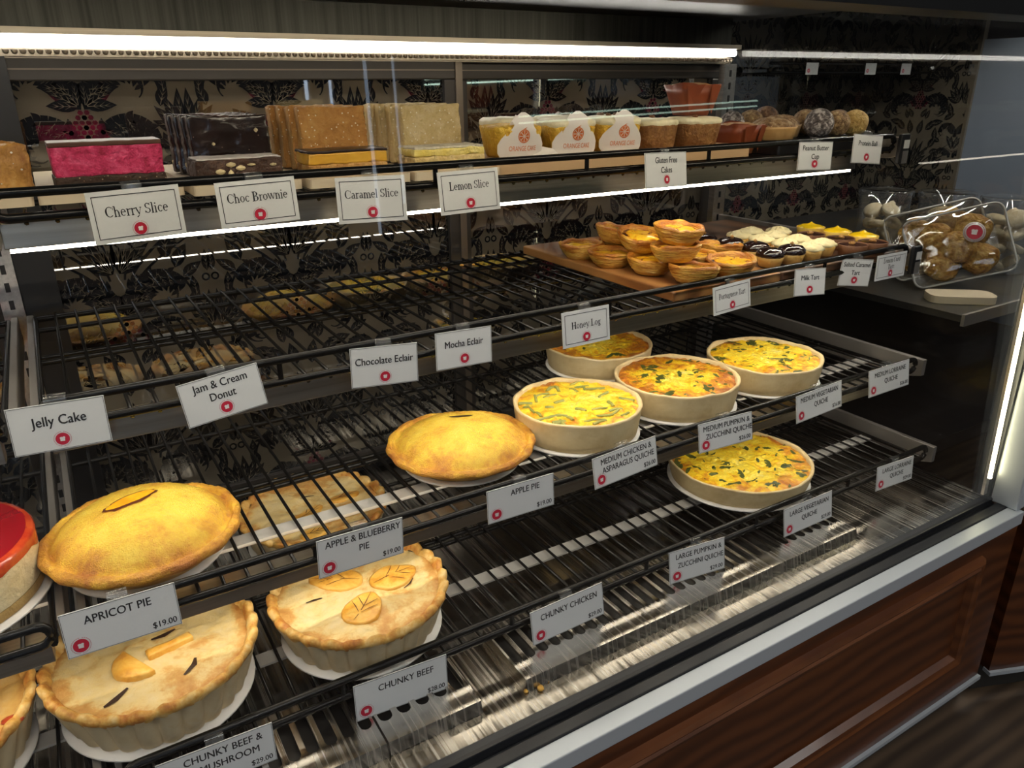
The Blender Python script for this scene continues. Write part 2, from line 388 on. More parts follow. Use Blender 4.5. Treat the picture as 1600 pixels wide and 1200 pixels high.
# serif letters drawn as strokes: (kind, ...) in a unit where cap height = 1, x-height = .66
TK, TN = .165, .07
def _st(x, y0, y1, w=TK): return ('l', x, y0, x, y1, w, w)
def _sf(x, y, h=.14): return ('l', x-h, y, x+h, y, TN, TN)
def _arc(cx, cy, rx, ry, a0, a1, thick=TK): return ('a', cx, cy, rx, ry, a0, a1, thick)
XH = .66
SERIF = {
 'C': (.82, [_arc(.45, .5, .38, .5, 48, 315), _st(.76, .66, .93, .05)]),
 'S': (.62, [_arc(.3, .735, .23, .25, 20, 270, .12), _arc(.3, .265, .25, .25, -170, 90, .12), _st(.52, .74, .97, .045), _st(.06, .04, .27, .045)]),
 'B': (.78, [_st(.2, 0, 1), _sf(.14, 0, .12), _sf(.14, 1, .12), ('l', .2, 1, .42, 1, TN, TN), ('l', .2, .53, .42, .53, TN, TN), ('l', .2, 0, .42, 0, TN, TN), _arc(.4, .765, .22, .235, -90, 90), _arc(.42, .265, .27, .265, -90, 90)]),
 'L': (.72, [_st(.2, 0, 1), _sf(.2, 1, .17), _sf(.14, 0, .12), ('l', .14, .02, .6, .02, TN, TN), ('l', .58, 0, .66, .28, .05, .04)]),
 'H': (.92, [_st(.2, 0, 1), _st(.7, 0, 1), _sf(.2, 0), _sf(.2, 1), _sf(.7, 0), _sf(.7, 1), ('l', .2, .52, .7, .52, TN, TN)]),
 'P': (.7, [_st(.2, 0, 1), _sf(.2, 0, .16), _sf(.14, 1, .12), ('l', .2, 1, .4, 1, TN, TN), ('l', .2, .46, .4, .46, TN, TN), _arc(.4, .73, .24, .27, -90, 90)]),
 'T': (.74, [_st(.37, 0, 1), _sf(.37, 0, .16), ('l', .04, .98, .7, .98, TN, TN), _st(.06, .76, .98, .05), _st(.68, .76, .98, .05)]),
 'h': (.64, [_st(.16, 0, 1, .12), _sf(.16, 0, .12), _sf(.1, .99, .07), _arc(.32, .4, .17, .25, 0, 150, .12), _st(.48, 0, .42, .12), _sf(.48, 0, .12)]),
 'e': (.56, [_arc(.28, .33, .23, .33, 0, 310, .12), ('l', .07, .38, .5, .38, TN, TN)]),
 'r': (.44, [_st(.16, 0, .64, .12), _sf(.16, 0, .13), _sf(.1, .62, .07), _arc(.34, .45, .16, .19, 60, 160, .09), ('l', .36, .6, .43, .56, .1, .12)]),
 'y': (.62, [('l', .1, .64, .34, .02, .12, .10), ('l', .54, .64, .3, -.12, .05, .05), ('l', .3, -.12, .12, -.26, .06, .11), _sf(.1, .64, .1), _sf(.52, .64, .09)]),
 'l': (.32, [_st(.16, 0, 1, .12), _sf(.16, 0, .12), _sf(.1, .99, .07)]),
 'i': (.32, [_st(.16, 0, .64, .12), _sf(.16, 0, .12), _sf(.1, .62, .07), ('l', .16, .82, .16, .94, .13, .13)]),
 'c': (.54, [_arc(.29, .33, .23, .33, 42, 318, .12), ('l', .43, .5, .45, .58, .09, .09)]),
 'o': (.6, [_arc(.3, .33, .24, .33, 0, 360, .12)]),
 'w': (.86, [('l', .08, .64, .28, .02, .11, .09), ('l', .44, .64, .28, .02, .05, .05), ('l', .42, .64, .6, .02, .11, .09), ('l', .78, .64, .6, .02, .05, .05), _sf(.08, .64, .09), _sf(.42, .64, .09), _sf(.77, .64, .08)]),
 'n': (.64, [_st(.16, 0, .64, .12), _sf(.16, 0, .12), _sf(.1, .62, .07), _arc(.32, .4, .17, .25, 0, 150, .12), _st(.48, 0, .42, .12), _sf(.48, 0, .12)]),
 'm': (.96, [_st(.16, 0, .64, .12), _sf(.16, 0, .11), _sf(.1, .62, .07), _arc(.32, .4, .16, .25, 0, 150, .12), _st(.48, 0, .42, .12), _sf(.48, 0, .11), _arc(.64, .4, .16, .25, 0, 150, .12), _st(.8, 0, .42, .12), _sf(.8, 0, .11)]),
 'a': (.56, [_arc(.22, .18, .15, .18, 60, 320, .11), _st(.4, .02, .46, .11), _arc(.25, .47, .16, .18, 0, 150, .1), ('l', .3, .36, .4, .42, .05, .05), ('l', .4, .04, .53, .05, .08, .05)]),
 't': (.4, [_st(.18, .08, .84, .11), ('l', .02, .64, .34, .64, TN, TN), _arc(.27, .12, .09, .11, 180, 320, .07)]),
 'u': (.66, [_st(.16, .16, .64, .12), _sf(.1, .62, .07), _arc(.32, .2, .16, .2, 180, 340, .1), _st(.49, 0, .64, .12), _sf(.43, .62, .07), _sf(.54, .02, .07)]),
 'g': (.6, [_arc(.26, .44, .17, .21, 0, 360, .1), ('l', .4, .58, .55, .62, .06, .07), ('l', .14, .26, .14, .12, .07, .07), ('l', .14, .1, .44, .06, .09, .09), _arc(.28, -.12, .22, .14, 0, 360, .07)]),
 's': (.48, [_arc(.24, .49, .15, .16, 30, 270, .09), _arc(.24, .17, .16, .16, -160, 90, .09), ('l', .39, .48, .39, .62, .04, .04), ('l', .07, .04, .07, .18, .04, .04)]),
 'd': (.64, [_arc(.28, .33, .21, .33, 20, 340, .12), _st(.48, 0, 1, .12), _sf(.42, .99, .07), _sf(.53, .02, .07)]),
 ' ': (.3, []),
}
def serif(txt):
    key = ('s', txt)
    if key in _fcache: return _fcache[key]
    vs = []; fs = []; x = 0
    for ch in txt:
        adv, strokes = SERIF[ch]
        for s in strokes:
            o = len(vs)
            if s[0] == 'l':
                _, x0, y0, x1, y1, w0, w1 = s
                dx, dy = x1-x0, y1-y0; L = math.hypot(dx, dy) or 1; px, py = -dy/L, dx/L
                vs += [(x+x0+px*w0/2, y0+py*w0/2), (x+x0-px*w0/2, y0-py*w0/2), (x+x1-px*w1/2, y1-py*w1/2), (x+x1+px*w1/2, y1+py*w1/2)]
                fs.append((o, o+1, o+2, o+3))
            else:
                _, cx, cy, rx, ry, a0, a1, tk = s; n = 18
                for i in range(n+1):
                    a = R_(a0+(a1-a0)*i/n); w = TN + (tk-TN)*abs(math.cos(a))**1.5
                    if tk < .13 and s[0] == 'a' and ry < .3: w = max(w, tk*.7)
                    dx, dy = math.cos(a), math.sin(a)
                    vs += [(x+cx+(rx+w*.1)*dx, cy+(ry)*dy), (x+cx+(rx-w*.9)*dx, cy+(ry-max(TN, w*.6))*dy)]
                    if i: fs.append((o+2*i-2, o+2*i-1, o+2*i+1, o+2*i))
        x += adv*.95
    _fcache[key] = (vs, fs, x)
    return _fcache[key]

def put_text(mb, txt, cx, z, size, y, font='sans', align='c', sx=.86, maxw=None, mi=0):
    vs, fs, w = (sans if font == 'sans' else serif)(txt)
    k = size*(sx if font == 'sans' else 1.0)
    if maxw and w*k > maxw: k = maxw/w
    x0 = cx - w*k/2 if align == 'c' else (cx - w*k if align == 'r' else cx)
    for dx, dz in (((-.025, -.015), (.025, .015)) if font == 'sans' else ((0, 0),)):   # struck twice for the weight of the print
        mb.add([(x0+(a+dx)*k, y-(.00004 if dx > 0 else 0), z+(b+dz)*size) for a, b in vs], fs, mi)

def logo(mb, cx, cz, r, y):
    """red disc with a pale bread-slice shape and a ring of fine lettering round it: materials 0 red, 1 white, 2 pale red"""
    n = 36
    mb.add([(cx+r*math.cos(2*PI*i/n), y, cz+r*math.sin(2*PI*i/n)) for i in range(n)], [tuple(range(n))], 0)
    pts = []                                                   # slice of bread: square base, two-lobed top
    for px, pz in ((-.44, -.42), (.36, -.46), (.42, .10)): pts.append((px, pz))
    for i in range(7): a = R_(-30+i*25); pts.append((.27+.22*math.cos(a), .26+.20*math.sin(a)))
    for i in range(7): a = R_(40+i*28); pts.append((-.22+.28*math.cos(a), .22+.22*math.sin(a)))
    pts.append((-.42, .05))
    mb.add([(cx+r*.80*a, y-.00025, cz+r*.80*b) for a, b in pts], [tuple(range(len(pts)))], 1)
    for i in range(30):
        if i in (7, 22): continue
        a = 2*PI*i/30; da = .07; 
        q = [(a-da, 1.16), (a+da, 1.16), (a+da, 1.27), (a-da, 1.27)]
        mb.add([(cx+r*k*math.cos(t), y, cz+r*k*math.sin(t)) for t, k in q], [(0, 1, 2, 3)], 2)

# ------------------------------------------------------------------ the shop room (mostly behind the camera; it shows in the glass)
def room():
    b = MB(); b.box(-4, 5, -4.2, 3.0, -.05, 0); struct(b.build('floor', 'floor'))
    b = MB(); b.box(-4, 5, -4.2, 3.0, 2.8, 2.85); struct(b.build('ceiling', 'ceiling'))
    b = MB()
    xs = [-4, -3.2, -2.3, -1.2, -.3, 2.03, 2.075, 2.24, 2.28, 5]
    # front wall of the shop with two wide panes and two narrow side lights by the door
    for x0, x1 in ((-4, -3.2), (-2.3, -1.2), (-.3, 2.03), (2.075, 2.24), (2.28, 5)): b.box(x0, x1, -4.2, -4.1, 0, 2.8)
    for x0, x1, z0, z1 in ((-3.2, -2.3, 1.0, 2.2), (-1.2, -.3, 1.0, 2.2), (2.03, 2.075, .42, 1.60), (2.24, 2.28, .62, 1.62)):
        b.box(x0, x1, -4.2, -4.1, 0, z0); b.box(x0, x1, -4.2, -4.1, z1, 2.8)
    struct(b.build('wall_front', 'wall'))
    for i, (x0, x1, z0, z1) in enumerate(((-3.2, -2.3, 1.0, 2.2), (-1.2, -.3, 1.0, 2.2), (2.03, 2.075, .42, 1.60), (2.24, 2.28, .62, 1.62))):
        b = MB(); b.box(x0, x1, -4.17, -4.15, z0, z1); struct(b.build('window_%d' % (i+1), 'daylight'))
    for nm, x0, x1, y0, y1 in (('wall_left', -4.1, -4, -4.2, 3.0), ('wall_right', 5, 5.1, -4.2, 3.0), ('wall_back', -4, 5, 3.0, 3.1)):
        b = MB(); b.box(x0, x1, y0, y1, 0, 2.8); struct(b.build(nm, 'wall'))
room()
def counter():
    t = thing('shop_counter', 'dark counter across the shop, behind the camera, with light tubes on top', 'counter', (3.8, -3.2, 0))
    b = MB(); b.box(-1.12, 1.1, -.3, -.02, 0, 1.10); b.build('cabinet', 'cab', t)
    for z, x0, x1 in ((1.190, -1.1, 1.08), (1.150, -1.1, 1.08)):
        b = MB(); b.tube([(x0, 0, z-.012), (x1, 0, z+.050)], .006, 8); b.build('light_tube', 'tube_lamp', t)
    b = MB(); b.box(-1.12, 1.1, -.04, -.012, 1.08, 1.25); b.build('upstand', 'wall', t)
counter()
def ceiling_lamp(x, y, label):
    t = thing('ceiling_lamp', label, 'lamp', (x, y, 2.8), 0, 'square shop ceiling lamps')
    b = MB(); b.box(-.32, .32, -.32, .32, -.035, 0); b.build('housing', 'sill', t)
    b = MB(); b.box(-.29, .29, -.29, .29, -.040, -.034); b.build('diffuser', 'shop_lamp', t)
for i, (x, y) in enumerate(((-1.6, -.9), (-.1, -1.1), (1.4, -1.0), (2.9, -1.0), (.6, -2.6))):
    ceiling_lamp(x, y, 'square white shop ceiling lamp overhead behind the camera')

# ------------------------------------------------------------------ damask film
def damask_tile():
    """half of a damask repeat, in metres from the mirror axis: list of (polygon, material)"""
    P = []
    def leaf(x, y, a, L, w, mi=0):
        pts = []
        for i in range(7): t = i/6; pts.append((t*L, w*math.sin(PI*t**.75)))
        for i in range(5, 0, -1): t = i/6; pts.append((t*L, -w*.75*math.sin(PI*t**.75)))
        ca, sa = math.cos(a), math.sin(a)
        P.append(([(x+px*ca-py*sa, y+px*sa+py*ca) for px, py in pts], mi))
        if L > .024:
            v = max(.00045, w*.055)
            def vein(u0, v0, u1, v1):
                d = math.hypot(u1-u0, v1-v0); nx_, ny_ = -(v1-v0)/d*v, (u1-u0)/d*v
                P.append(([(x+px*ca-py*sa, y+px*sa+py*ca) for px, py in ((u0+nx_, v0+ny_), (u0-nx_, v0-ny_), (u1, v1))], 2))
            vein(.06*L, 0, .9*L, 0)
            for q in (.25, .45, .62): vein(q*L, 0, (q+.2)*L, w*.62*math.sin(PI*(q+.2))); vein(q*L, 0, (q+.2)*L, -w*.45*math.sin(PI*(q+.2)))
    def stroke(pts, w0, w1):
        n = len(pts)
        for i in range(n-1):
            (x0, y0), (x1, y1) = pts[i], pts[i+1]; dx, dy = x1-x0, y1-y0; L = math.hypot(dx, dy) or 1e-6
            nx_, ny_ = -dy/L, dx/L
            def w(t): return (w0+(w1-w0)*t)*(.35+.65*math.sin(PI*min(1, t*1.0+.12)))
            a, c = w(i/(n-1)), w((i+1)/(n-1))
            P.append(([(x0+nx_*a, y0+ny_*a), (x0-nx_*a, y0-ny_*a), (x1-nx_*c, y1-ny_*c), (x1+nx_*c, y1+ny_*c)], 0))
    def spiral(cx, cy, r0, r1, a0, a1, n=16):
        return [(cx+(r0+(r1-r0)*i/n)*math.cos(R_(a0+(a1-a0)*i/n)), cy+(r0+(r1-r0)*i/n)*math.sin(R_(a0+(a1-a0)*i/n))) for i in range(n+1)]
    def acanthus(cx, cy, r0, r1, a0, a1, w, lobes, lw, out=1, inner=True):
        s = spiral(cx, cy, r0, r1, a0, a1, 22)
        stroke(s, w, w*.3)
        for k in range(lobes):
            i = 2+int(k*17/lobes); (x0, y0), (x1, y1) = s[i], s[i+1]; t = math.atan2(y1-y0, x1-x0)
            q = 1-.55*k/lobes
            leaf(x0, y0, t+out*R_(62), lw*q, lw*.27*q)
            if inner and k % 2 == 0: leaf(x0, y0, t-out*R_(48), lw*.55*q, lw*.16*q)
    def disc(x, y, r, mi=0, n=10): P.append(([(x+r*math.cos(2*PI*i/n), y+r*math.sin(2*PI*i/n)) for i in range(n)], mi))
    def ring(x, y, r, w, n=14):
        for i in range(n):
            a, c = 2*PI*i/n, 2*PI*(i+1)/n
            P.append(([(x+(r+k)*math.cos(t), y+(r+k)*math.sin(t)) for t, k in ((a, w), (c, w), (c, -w), (a, -w))], 0))
    mm = .001
    # berry on the axis with its cap leaves
    for row in range(8):
        n = (2, 3, 4, 4, 3, 3, 2, 1)[row]
        for k in range(n): disc((k*8+(4 if row % 2 else 0))*mm, (32+row*6.6)*mm, 3.6*mm, 1, 6)
    for a, L, w in ((86, .034, .008), (58, .040, .010), (30, .044, .011), (2, .040, .010)): leaf(.004, .086, R_(a), L, w, 1 if a == 30 else 0)
    # the two big curling acanthus leaves
    acanthus(.066, .098, .060, .036, 195, 10, .0105, 9, .040, -1)
    acanthus(.062, .104, .036, .014, 190, -30, .0080, 6, .022, -1)
    acanthus(.062, .028, .052, .018, 170, -80, .0085, 8, .030, -1)
    acanthus(.060, .026, .026, .010, 160, -120, .006, 4, .014, -1)
    # plume rising from the axis, splitting outwards
    for a, L in ((84, .095), (70, .092), (56, .080), (42, .064), (28, .05)): leaf(.004, .150, R_(a), L, .0105)
    stroke([(.010+.0012*i**1.5, .140+.0070*i) for i in range(18)], .0026, .0014)
    stroke([(.018+.0022*i**1.45, .136+.0066*i) for i in range(17)], .0026, .0014)
    stroke([(.026+.0030*i**1.4, .132+.0060*i) for i in range(16)], .0022, .0012)
    for i in range(6): ring((.020+.0080*i*.9)*1, .158+.0135*i, .0050-.0004*i, .0015)
    # fan on the outer axis
    for a, L in ((90, .060), (112, .056), (134, .050), (158, .042)): leaf(.126, .050, R_(a), L, .0095)
    acanthus(.096, .190, .030, .010, 0, 260, .0065, 6, .020, 1)
    acanthus(.098, .262, .034, .012, -20, 230, .0070, 7, .022, 1)
    leaf(.1285, .140, R_(90), .034, .007); leaf(.1285, .215, R_(98), .04, .008); leaf(.1285, .225, R_(125), .036, .008)
    ring(.125, .130, .005, .0014); disc(.126, .200, .0045)
    # small leaves filling the field
    for x, y, a, L in ((.030, .0, 70, .030), (.035, .268, 40, .044), (.05, .285, 15, .04), (.014, .255, 80, .044), (.082, .150, 60, .042), (.092, .135, 35, .036), (.072, .165, 85, .044), (.112, .012, 110, .040), (.014, .004, 60, .032), (.088, .235, 150, .03), (.055, .215, 60, .042), (.06, .20, 20, .034), (.07, .240, 95, .038), (.045, .125, 60, .03), (.02, .118, 75, .03), (.1, .085, 70, .035), (.108, .105, 95, .03), (.09, .0, 30, .036), (.075, .285, 160, .03)): leaf(x, y, R_(a), L, L*.27)
    return P
TILE = damask_tile(); TW, TH = .132, .30

def clip_poly(poly, x0, x1, z0, z1):
    for ax, lim, sg in ((0, x0, 1), (0, x1, -1), (1, z0, 1), (1, z1, -1)):
        out = []
        for i in range(len(poly)):
            a, c = poly[i], poly[(i+1) % len(poly)]; da, dc = (a[ax]-lim)*sg, (c[ax]-lim)*sg
            if da >= 0: out.append(a)
            if (da >= 0) != (dc >= 0):
                t = da/(da-dc); out.append((a[0]+(c[0]-a[0])*t, a[1]+(c[1]-a[1])*t))
        poly = out
        if len(poly) < 3: return None
    return poly

def damask(mb, x0, x1, z0, z1, axis, zb, put, mi0=0, mi1=1):
    k0, k1 = math.floor((x0-axis)/(2*TW))-1, math.ceil((x1-axis)/(2*TW))+1
    for k in range(k0, k1+1):
        for row in range(math.floor((z0-zb)/TH)-1, math.ceil((z1-zb)/TH)+1):
            for sg in (1, -1):
                for n_, (poly, mi) in enumerate(TILE):
                    q = clip_poly([(axis+k*2*TW+sg*px, zb+row*TH+py) for px, py in poly], x0, x1, z0, z1)
                    if q: mb.add([put(a, c, (1 if mi == 2 else 0)+.05*(n_ % 16)) for a, c in q], [tuple(range(len(q)))], mi)

def strip(b, x0, x1, y0, y1, z0, z1, n=None):
    n = n or max(1, round((x1-x0)/.09))
    for i in range(n): b.box(x0+(x1-x0)*i/n, x0+(x1-x0)*(i+1)/n, y0, y1, z0, z1)
# ------------------------------------------------------------------ the display case
case = thing('display_case', 'long glass-fronted bakery display case with cherry-stained timber base', 'display case', (0.6, .9, 0))
def cp(mb, name, m, parent=case, **k):               # a part of the case, built in world coordinates
    o = mb.build(name, m, None, **k); o.parent = parent
    base = parent
    off = Vector((0, 0, 0))
    while base: off += base.location; base = base.parent
    o.matrix_parent_inverse = Matrix.Translation(-off) if off.length else Matrix.Identity(4)
    return o
XL, XR = -1.15, 1.318
b = MB(); b.box(XL, 1.338, .512, 1.32, .069, .405); cp(b, 'timber_base', 'cab')
def moulding(mb, x0, x1, z0, z1, y, w=.030):
    def rect(d, yy): return [(x0+d, yy, z0+d), (x1-d, yy, z0+d), (x1-d, yy, z1-d), (x0+d, yy, z1-d)]
    prof = [(0, y+.001), (.002, y-.008), (.008, y-.012), (.014, y-.009), (.017, y-.012), (.024, y-.010), (w, y+.001)]
    vs = []
    for d, yy in prof: vs += rect(d, yy)
    fs = [(i*4+j, i*4+(j+1) % 4, i*4+4+(j+1) % 4, i*4+4+j) for i in range(len(prof)-1) for j in range(4)]
    mb.add(vs, fs)
b = MB(); moulding(b, -.62, 1.236, .150, .376, .512); cp(b, 'panel_moulding', 'mould')
b = MB(); moulding(b, XL+.02, -.70, .150, .376, .512); cp(b, 'panel_moulding', 'mould')
b = MB(); b.box(XL, 1.34, .506, .520, .064, .072); cp(b, 'base_trim', 'sill')
b = MB(); b.box(XL, 1.335, .535, .55, 0, .066); cp(b, 'kick_plate', 'kick')
b = MB(); b.box(XL, 1.340, .508, .531, .405, .430); cp(b, 'sill_trim', 'sill', bevel=.0015)
b = MB(); b.box(XL, 1.335, .531, .549, .405, .4315); b.box(XL, 1.335, .556, .572, .405, .437); b.box(XL, 1.335, .549, .556, .405, .425); cp(b, 'glass_gasket', 'gasket', bevel=.002)
b = MB(); b.box(XL, XR+.012, .572, 1.30, .405, DECK); cp(b, 'deck', 'deck')
b = MB()
vs = [(XL, .5495, .426), (1.33, .5495, .426), (1.33, .574, 1.20), (XL, .574, 1.20)]
b.add(vs + [(x, y+.005, z) for x, y, z in vs], [(0, 1, 2, 3), (4, 7, 6, 5), (0, 4, 5, 1), (3, 2, 6, 7), (0, 3, 7, 4), (1, 5, 6, 2)]); cp(b, 'front_glass', 'glass')
b = MB(); b.box(1.318, 1.324, .592, 1.262, .436, 1.24); cp(b, 'end_glass', 'end_glass')
b = MB(); b.box(1.326, 1.352, .515, .56, .43, 1.2); cp(b, 'corner_post', 'sill', bevel=.003)
b = MB(); b.box(1.3245, 1.332, .562, .590, .43, 1.2); cp(b, 'corner_seal', 'gasket')
def lean(b, x0, x1, y0, y1, z0, z1):                 # a bar leaning with the front glass
    g = lambda y, z: y+.0245*(z-.43)/.77
    vs = [(x, g(y, z), z) for x in (x0, x1) for y in (y0, y1) for z in (z0, z1)]
    b.add(vs, [(0, 1, 3, 2), (4, 6, 7, 5), (0, 4, 5, 1), (2, 3, 7, 6), (0, 2, 6, 4), (1, 5, 7, 3)])
b = MB()
for i in range(8): lean(b, 1.3085, 1.3135, .5585, .563, .478+.089*i, .478+.089*(i+1))
cp(b, 'corner_light', 'led_corner')
b = MB(); lean(b, 1.3065, 1.3165, .563, .568, .445, 1.195); cp(b, 'corner_light_channel', 'steel')
b = MB(); b.box(XL, 1.36, .560, .625, 1.197, 1.33); cp(b, 'header', 'black')
b = MB(); b.box(XL, 1.34, .625, 1.30, 1.245, 1.27); cp(b, 'top_panel', 'ceiling_case')
b = MB(); strip(b, XL, 1.30, .632, .646, 1.238, 1.245); cp(b, 'header_light', 'led_head')
# back: upper panel, top light, rear doors
b = MB(); b.box(XL, 1.318, 1.262, 1.285, 1.162, 1.245); cp(b, 'back_upper_panel', 'upper')
b = MB(); b.box(XL, 1.308, 1.222, 1.262, 1.188, 1.196); b.box(XL, 1.308, 1.25, 1.262, 1.16, 1.188); cp(b, 'top_light_channel', 'bar')
b = MB(); b.tube([(XL+(1.305-XL)*i/26, 1.236, 1.1805) for i in range(27)], .0058, 8); cp(b, 'top_light_tube', 'led_white')
b = MB()
for i in range(170):
    x = -.32+i*.0096
    if x > 1.304: break
    b.lathe([(.0001, -.0035), (.0022, -.003), (.0036, -.001), (.0040, .002)], 8, c=(x, 1.2415, 1.168))  # beads shape the reflected LED dots along the channel
b.box(XL, 1.306, 1.243, 1.25, 1.162, 1.172)
cp(b, 'dot_reflection_strip', 'bar')
def rear_door(x0, x1, y, ztop, axis):
    fr = .030
    b = MB(); b.box(x0, x1, y, y+.014, .447, ztop); d = cp(b, 'sliding_door', 'film')
    b = MB(); damask(b, x0+.01, x1-.01, .455, ztop-.01, axis, .713, lambda a, c, k: (a, y-.0006-.0003*k, c)); o = b.build('damask_print', ['damask', 'berry', 'film']); o.parent = d
    b = MB()
    for a0, a1, z0, z1 in ((x0, x1, ztop-.030, ztop), (x0, x1, .447, .475), (x0, x0+.045, .475, ztop-.03), (x1-.033, x1, .475, ztop-.03)): b.box(a0, a1, y-.010, y, z0, z1)
    o = b.build('door_frame', 'frame', bevel=.002); o.parent = d
    b = MB(); b.box(x1-.012, x1+.001, y-.013, y-.010, .45, ztop-.002); b.box(x0, x1-.012, y-.0112, y-.010, ztop-.016, ztop-.014); o = b.build('door_edge', 'frame_edge'); o.parent = d
rear_door(-.055, .661, 1.262, 1.162, .072)
rear_door(.640, 1.318, 1.285, 1.162, .600)
rear_door(XL, -.062, 1.270, 1.162, -.2)
# slotted uprights that carry the shelves
def upright(x, y, w=.026):
    b = MB(); b.box(x-w/2, x+w/2, y, y+.016, DECK, 1.16); s = cp(b, 'shelf_upright', 'steel')
    b = MB()
    for i in range(28): z = .46+i*.025; b.box(x-.003, x+.003, y-.0006, y, z, z+.013)
    o = b.build('slots', 'black'); o.parent = s
upright(-.066, 1.238); upright(1.293, 1.232, .034)
b = MB(); b.box(-.052, -.006, 1.243, 1.262, .447, 1.162); cp(b, 'centre_mullion', 'black')

# air grilles lying on the deck
def grille(x0, x1, label, pitch=.019):
    t = thing('air_grille', label, 'air grille', ((x0+x1)/2, .655, DECK+.0005), 0, 'air grilles on the deck')
    ox, oy = (x0+x1)/2, .655
    b = MB(); yf, ys0, ys1, yb = .608, .638, .700, .715; zt = .016
    n = int((x1-x0-.012)/pitch); p = (x1-x0)/n
    b.add([(x0-ox, yf-oy, zt), (x1-ox, yf-oy, zt), (x1-ox, ys0-.004-oy, zt), (x0-ox, ys0-.004-oy, zt)], [(0, 1, 2, 3)])
    b.add([(x0-ox, yf-oy, zt), (x1-ox, yf-oy, zt), (x1-ox, yf-.004-oy, 0), (x0-ox, yf-.004-oy, 0)], [(0, 1, 2, 3)])
    for xe in (x0, x1): b.add([(xe-ox, yf-oy, 0), (xe-ox, yb-oy, 0), (xe-ox, yb-oy, zt), (xe-ox, yf-oy, zt)], [(0, 1, 2, 3)])
    for i in range(n):
        cx = x0+(i+.5)*p-ox; r = p*.34; cy0, cy1 = ys0+r-oy, ys1-r-oy
        hole = [(cx+r*math.cos(R_(a)), cy1+r*math.sin(R_(a))) for a in range(0, 181, 30)] + [(cx+r*math.cos(R_(a)), cy0+r*math.sin(R_(a))) for a in range(180, 361, 30)]
        ya, yb2 = ys0-.004-oy, yb-oy; hx = p/2
        outer = []
        for k, (hx_, hy_) in enumerate(hole):
            if k < 7: outer.append((cx+hx*math.cos(R_(k*30)) if k not in (0, 6) else cx+(hx if k == 0 else -hx), yb2 if 0 < k < 6 else hy_))
            else: outer.append((cx+hx*math.cos(R_(180+(k-7)*30)) if k not in (7, 13) else cx+(-hx if k == 7 else hx), ya if 7 < k < 13 else hy_))
        outer[1] = (cx+hx, yb2); outer[5] = (cx-hx, yb2); outer[8] = (cx-hx, ya); outer[12] = (cx+hx, ya)
        nn = len(hole)
        b.add([(x, y, zt) for x, y in outer] + [(x, y, zt) for x, y in hole] + [(x, y, zt-.004) for x, y in hole],
              [(i, (i+1) % nn, nn+(i+1) % nn, nn+i) for i in range(nn)] + [(nn+i, nn+(i+1) % nn, 2*nn+(i+1) % nn, 2*nn+i) for i in range(nn)])
    b.build('slotted_plate', 'vent', t)
    b = MB(); b.box(x0-ox+.002, x1-ox-.002, ys0-.01-oy, yb-oy, 0, .002); b.build('slot_shade', 'black', t)  # black sheet stands in for the shade below the slots
grille(.384, 1.015, 'long slotted steel air grille on the deck under the chunky chicken tag')
grille(.206, .322, 'short slotted steel air grille on the deck below the chunky beef tag', .0195)
grille(-.22, .2035, 'slotted steel air grille at the front bottom left, left of the joint', .0195)

# ------------------------------------------------------------------ wire racks, brackets and light bars
def rack(x0, x1, yf, yb, zw, zr, label, cross, n_pitch=.0252):
    t = thing('wire_rack', label, 'wire rack', ((x0+x1)/2, (yf+yb)/2, zw), 0, 'black wire racks')
    ox, oy = (x0+x1)/2, (yf+yb)/2; h = zr-zw
    r = .0046; rr = h/2
    b = MB()                                          # front tag rail: one closed loop with rounded ends
    pts = []
    for i in range(7): a = R_(90+30*i); pts.append((x0+rr-ox+rr*math.cos(a), yf-oy, rr+rr*math.sin(a)))
    for i in range(7): a = R_(-90+30*i); pts.append((x1-rr-ox+rr*math.cos(a), yf-oy, rr+rr*math.sin(a)))
    b.tube(pts, r, 8, closed=True)
    k = max(1, int((x1-x0)/.22))
    for i in range(1, k): x = x0+(x1-x0)*i/k-ox; b.tube([(x, yf-oy, 0), (x, yf-oy, h)], .003, 6)
    b.build('tag_rail', 'black_steel', t)
    b = MB(); b.tube([(x0-ox, yf-oy+.004, -.004), (x0-ox, yb-oy, -.004)], .0035, 6); b.tube([(x1-ox, yf-oy+.004, -.004), (x1-ox, yb-oy, -.004)], .0035, 6)
    for y, q in ((yb, .0045),) + tuple((c, .0035) for c in cross): b.tube([(x0-ox, y-oy, -.0055), (x1-ox, y-oy, -.0055)], q, 6)
    b.build('support_rods', 'black_steel', t)
    b = MB(); n = round((x1-x0)/n_pitch)
    for i in range(1, n):
        x = x0+(x1-x0)*i/n-ox
        b.tube([(x, yb-oy+.003, -.0005), (x, yf-oy+.006, -.0005), (x, yf-oy+.0005, -.006)], .0021, 5)
    b.build('wire_grid', 'black_steel', t)
    return t
LV = (('top', S1, R1, (1.155, .99)), ('second', S2, R2, (1.15, 1.02, 1.0)), ('third', S3, R3, (1.13, .93, .915)), ('bottom', S4, R4, (1.10, .90, .885)))
for nm, s, (ry, rz), cr in LV:
    rack(-.042, 1.284, ry, BACK, s, rz, 'black wire rack of the main bay, %s of the four levels' % nm, cr)
    rack(-.72, -.074, ry, BACK, s, rz, 'black wire rack at the far left edge, %s of the four levels' % nm, cr)

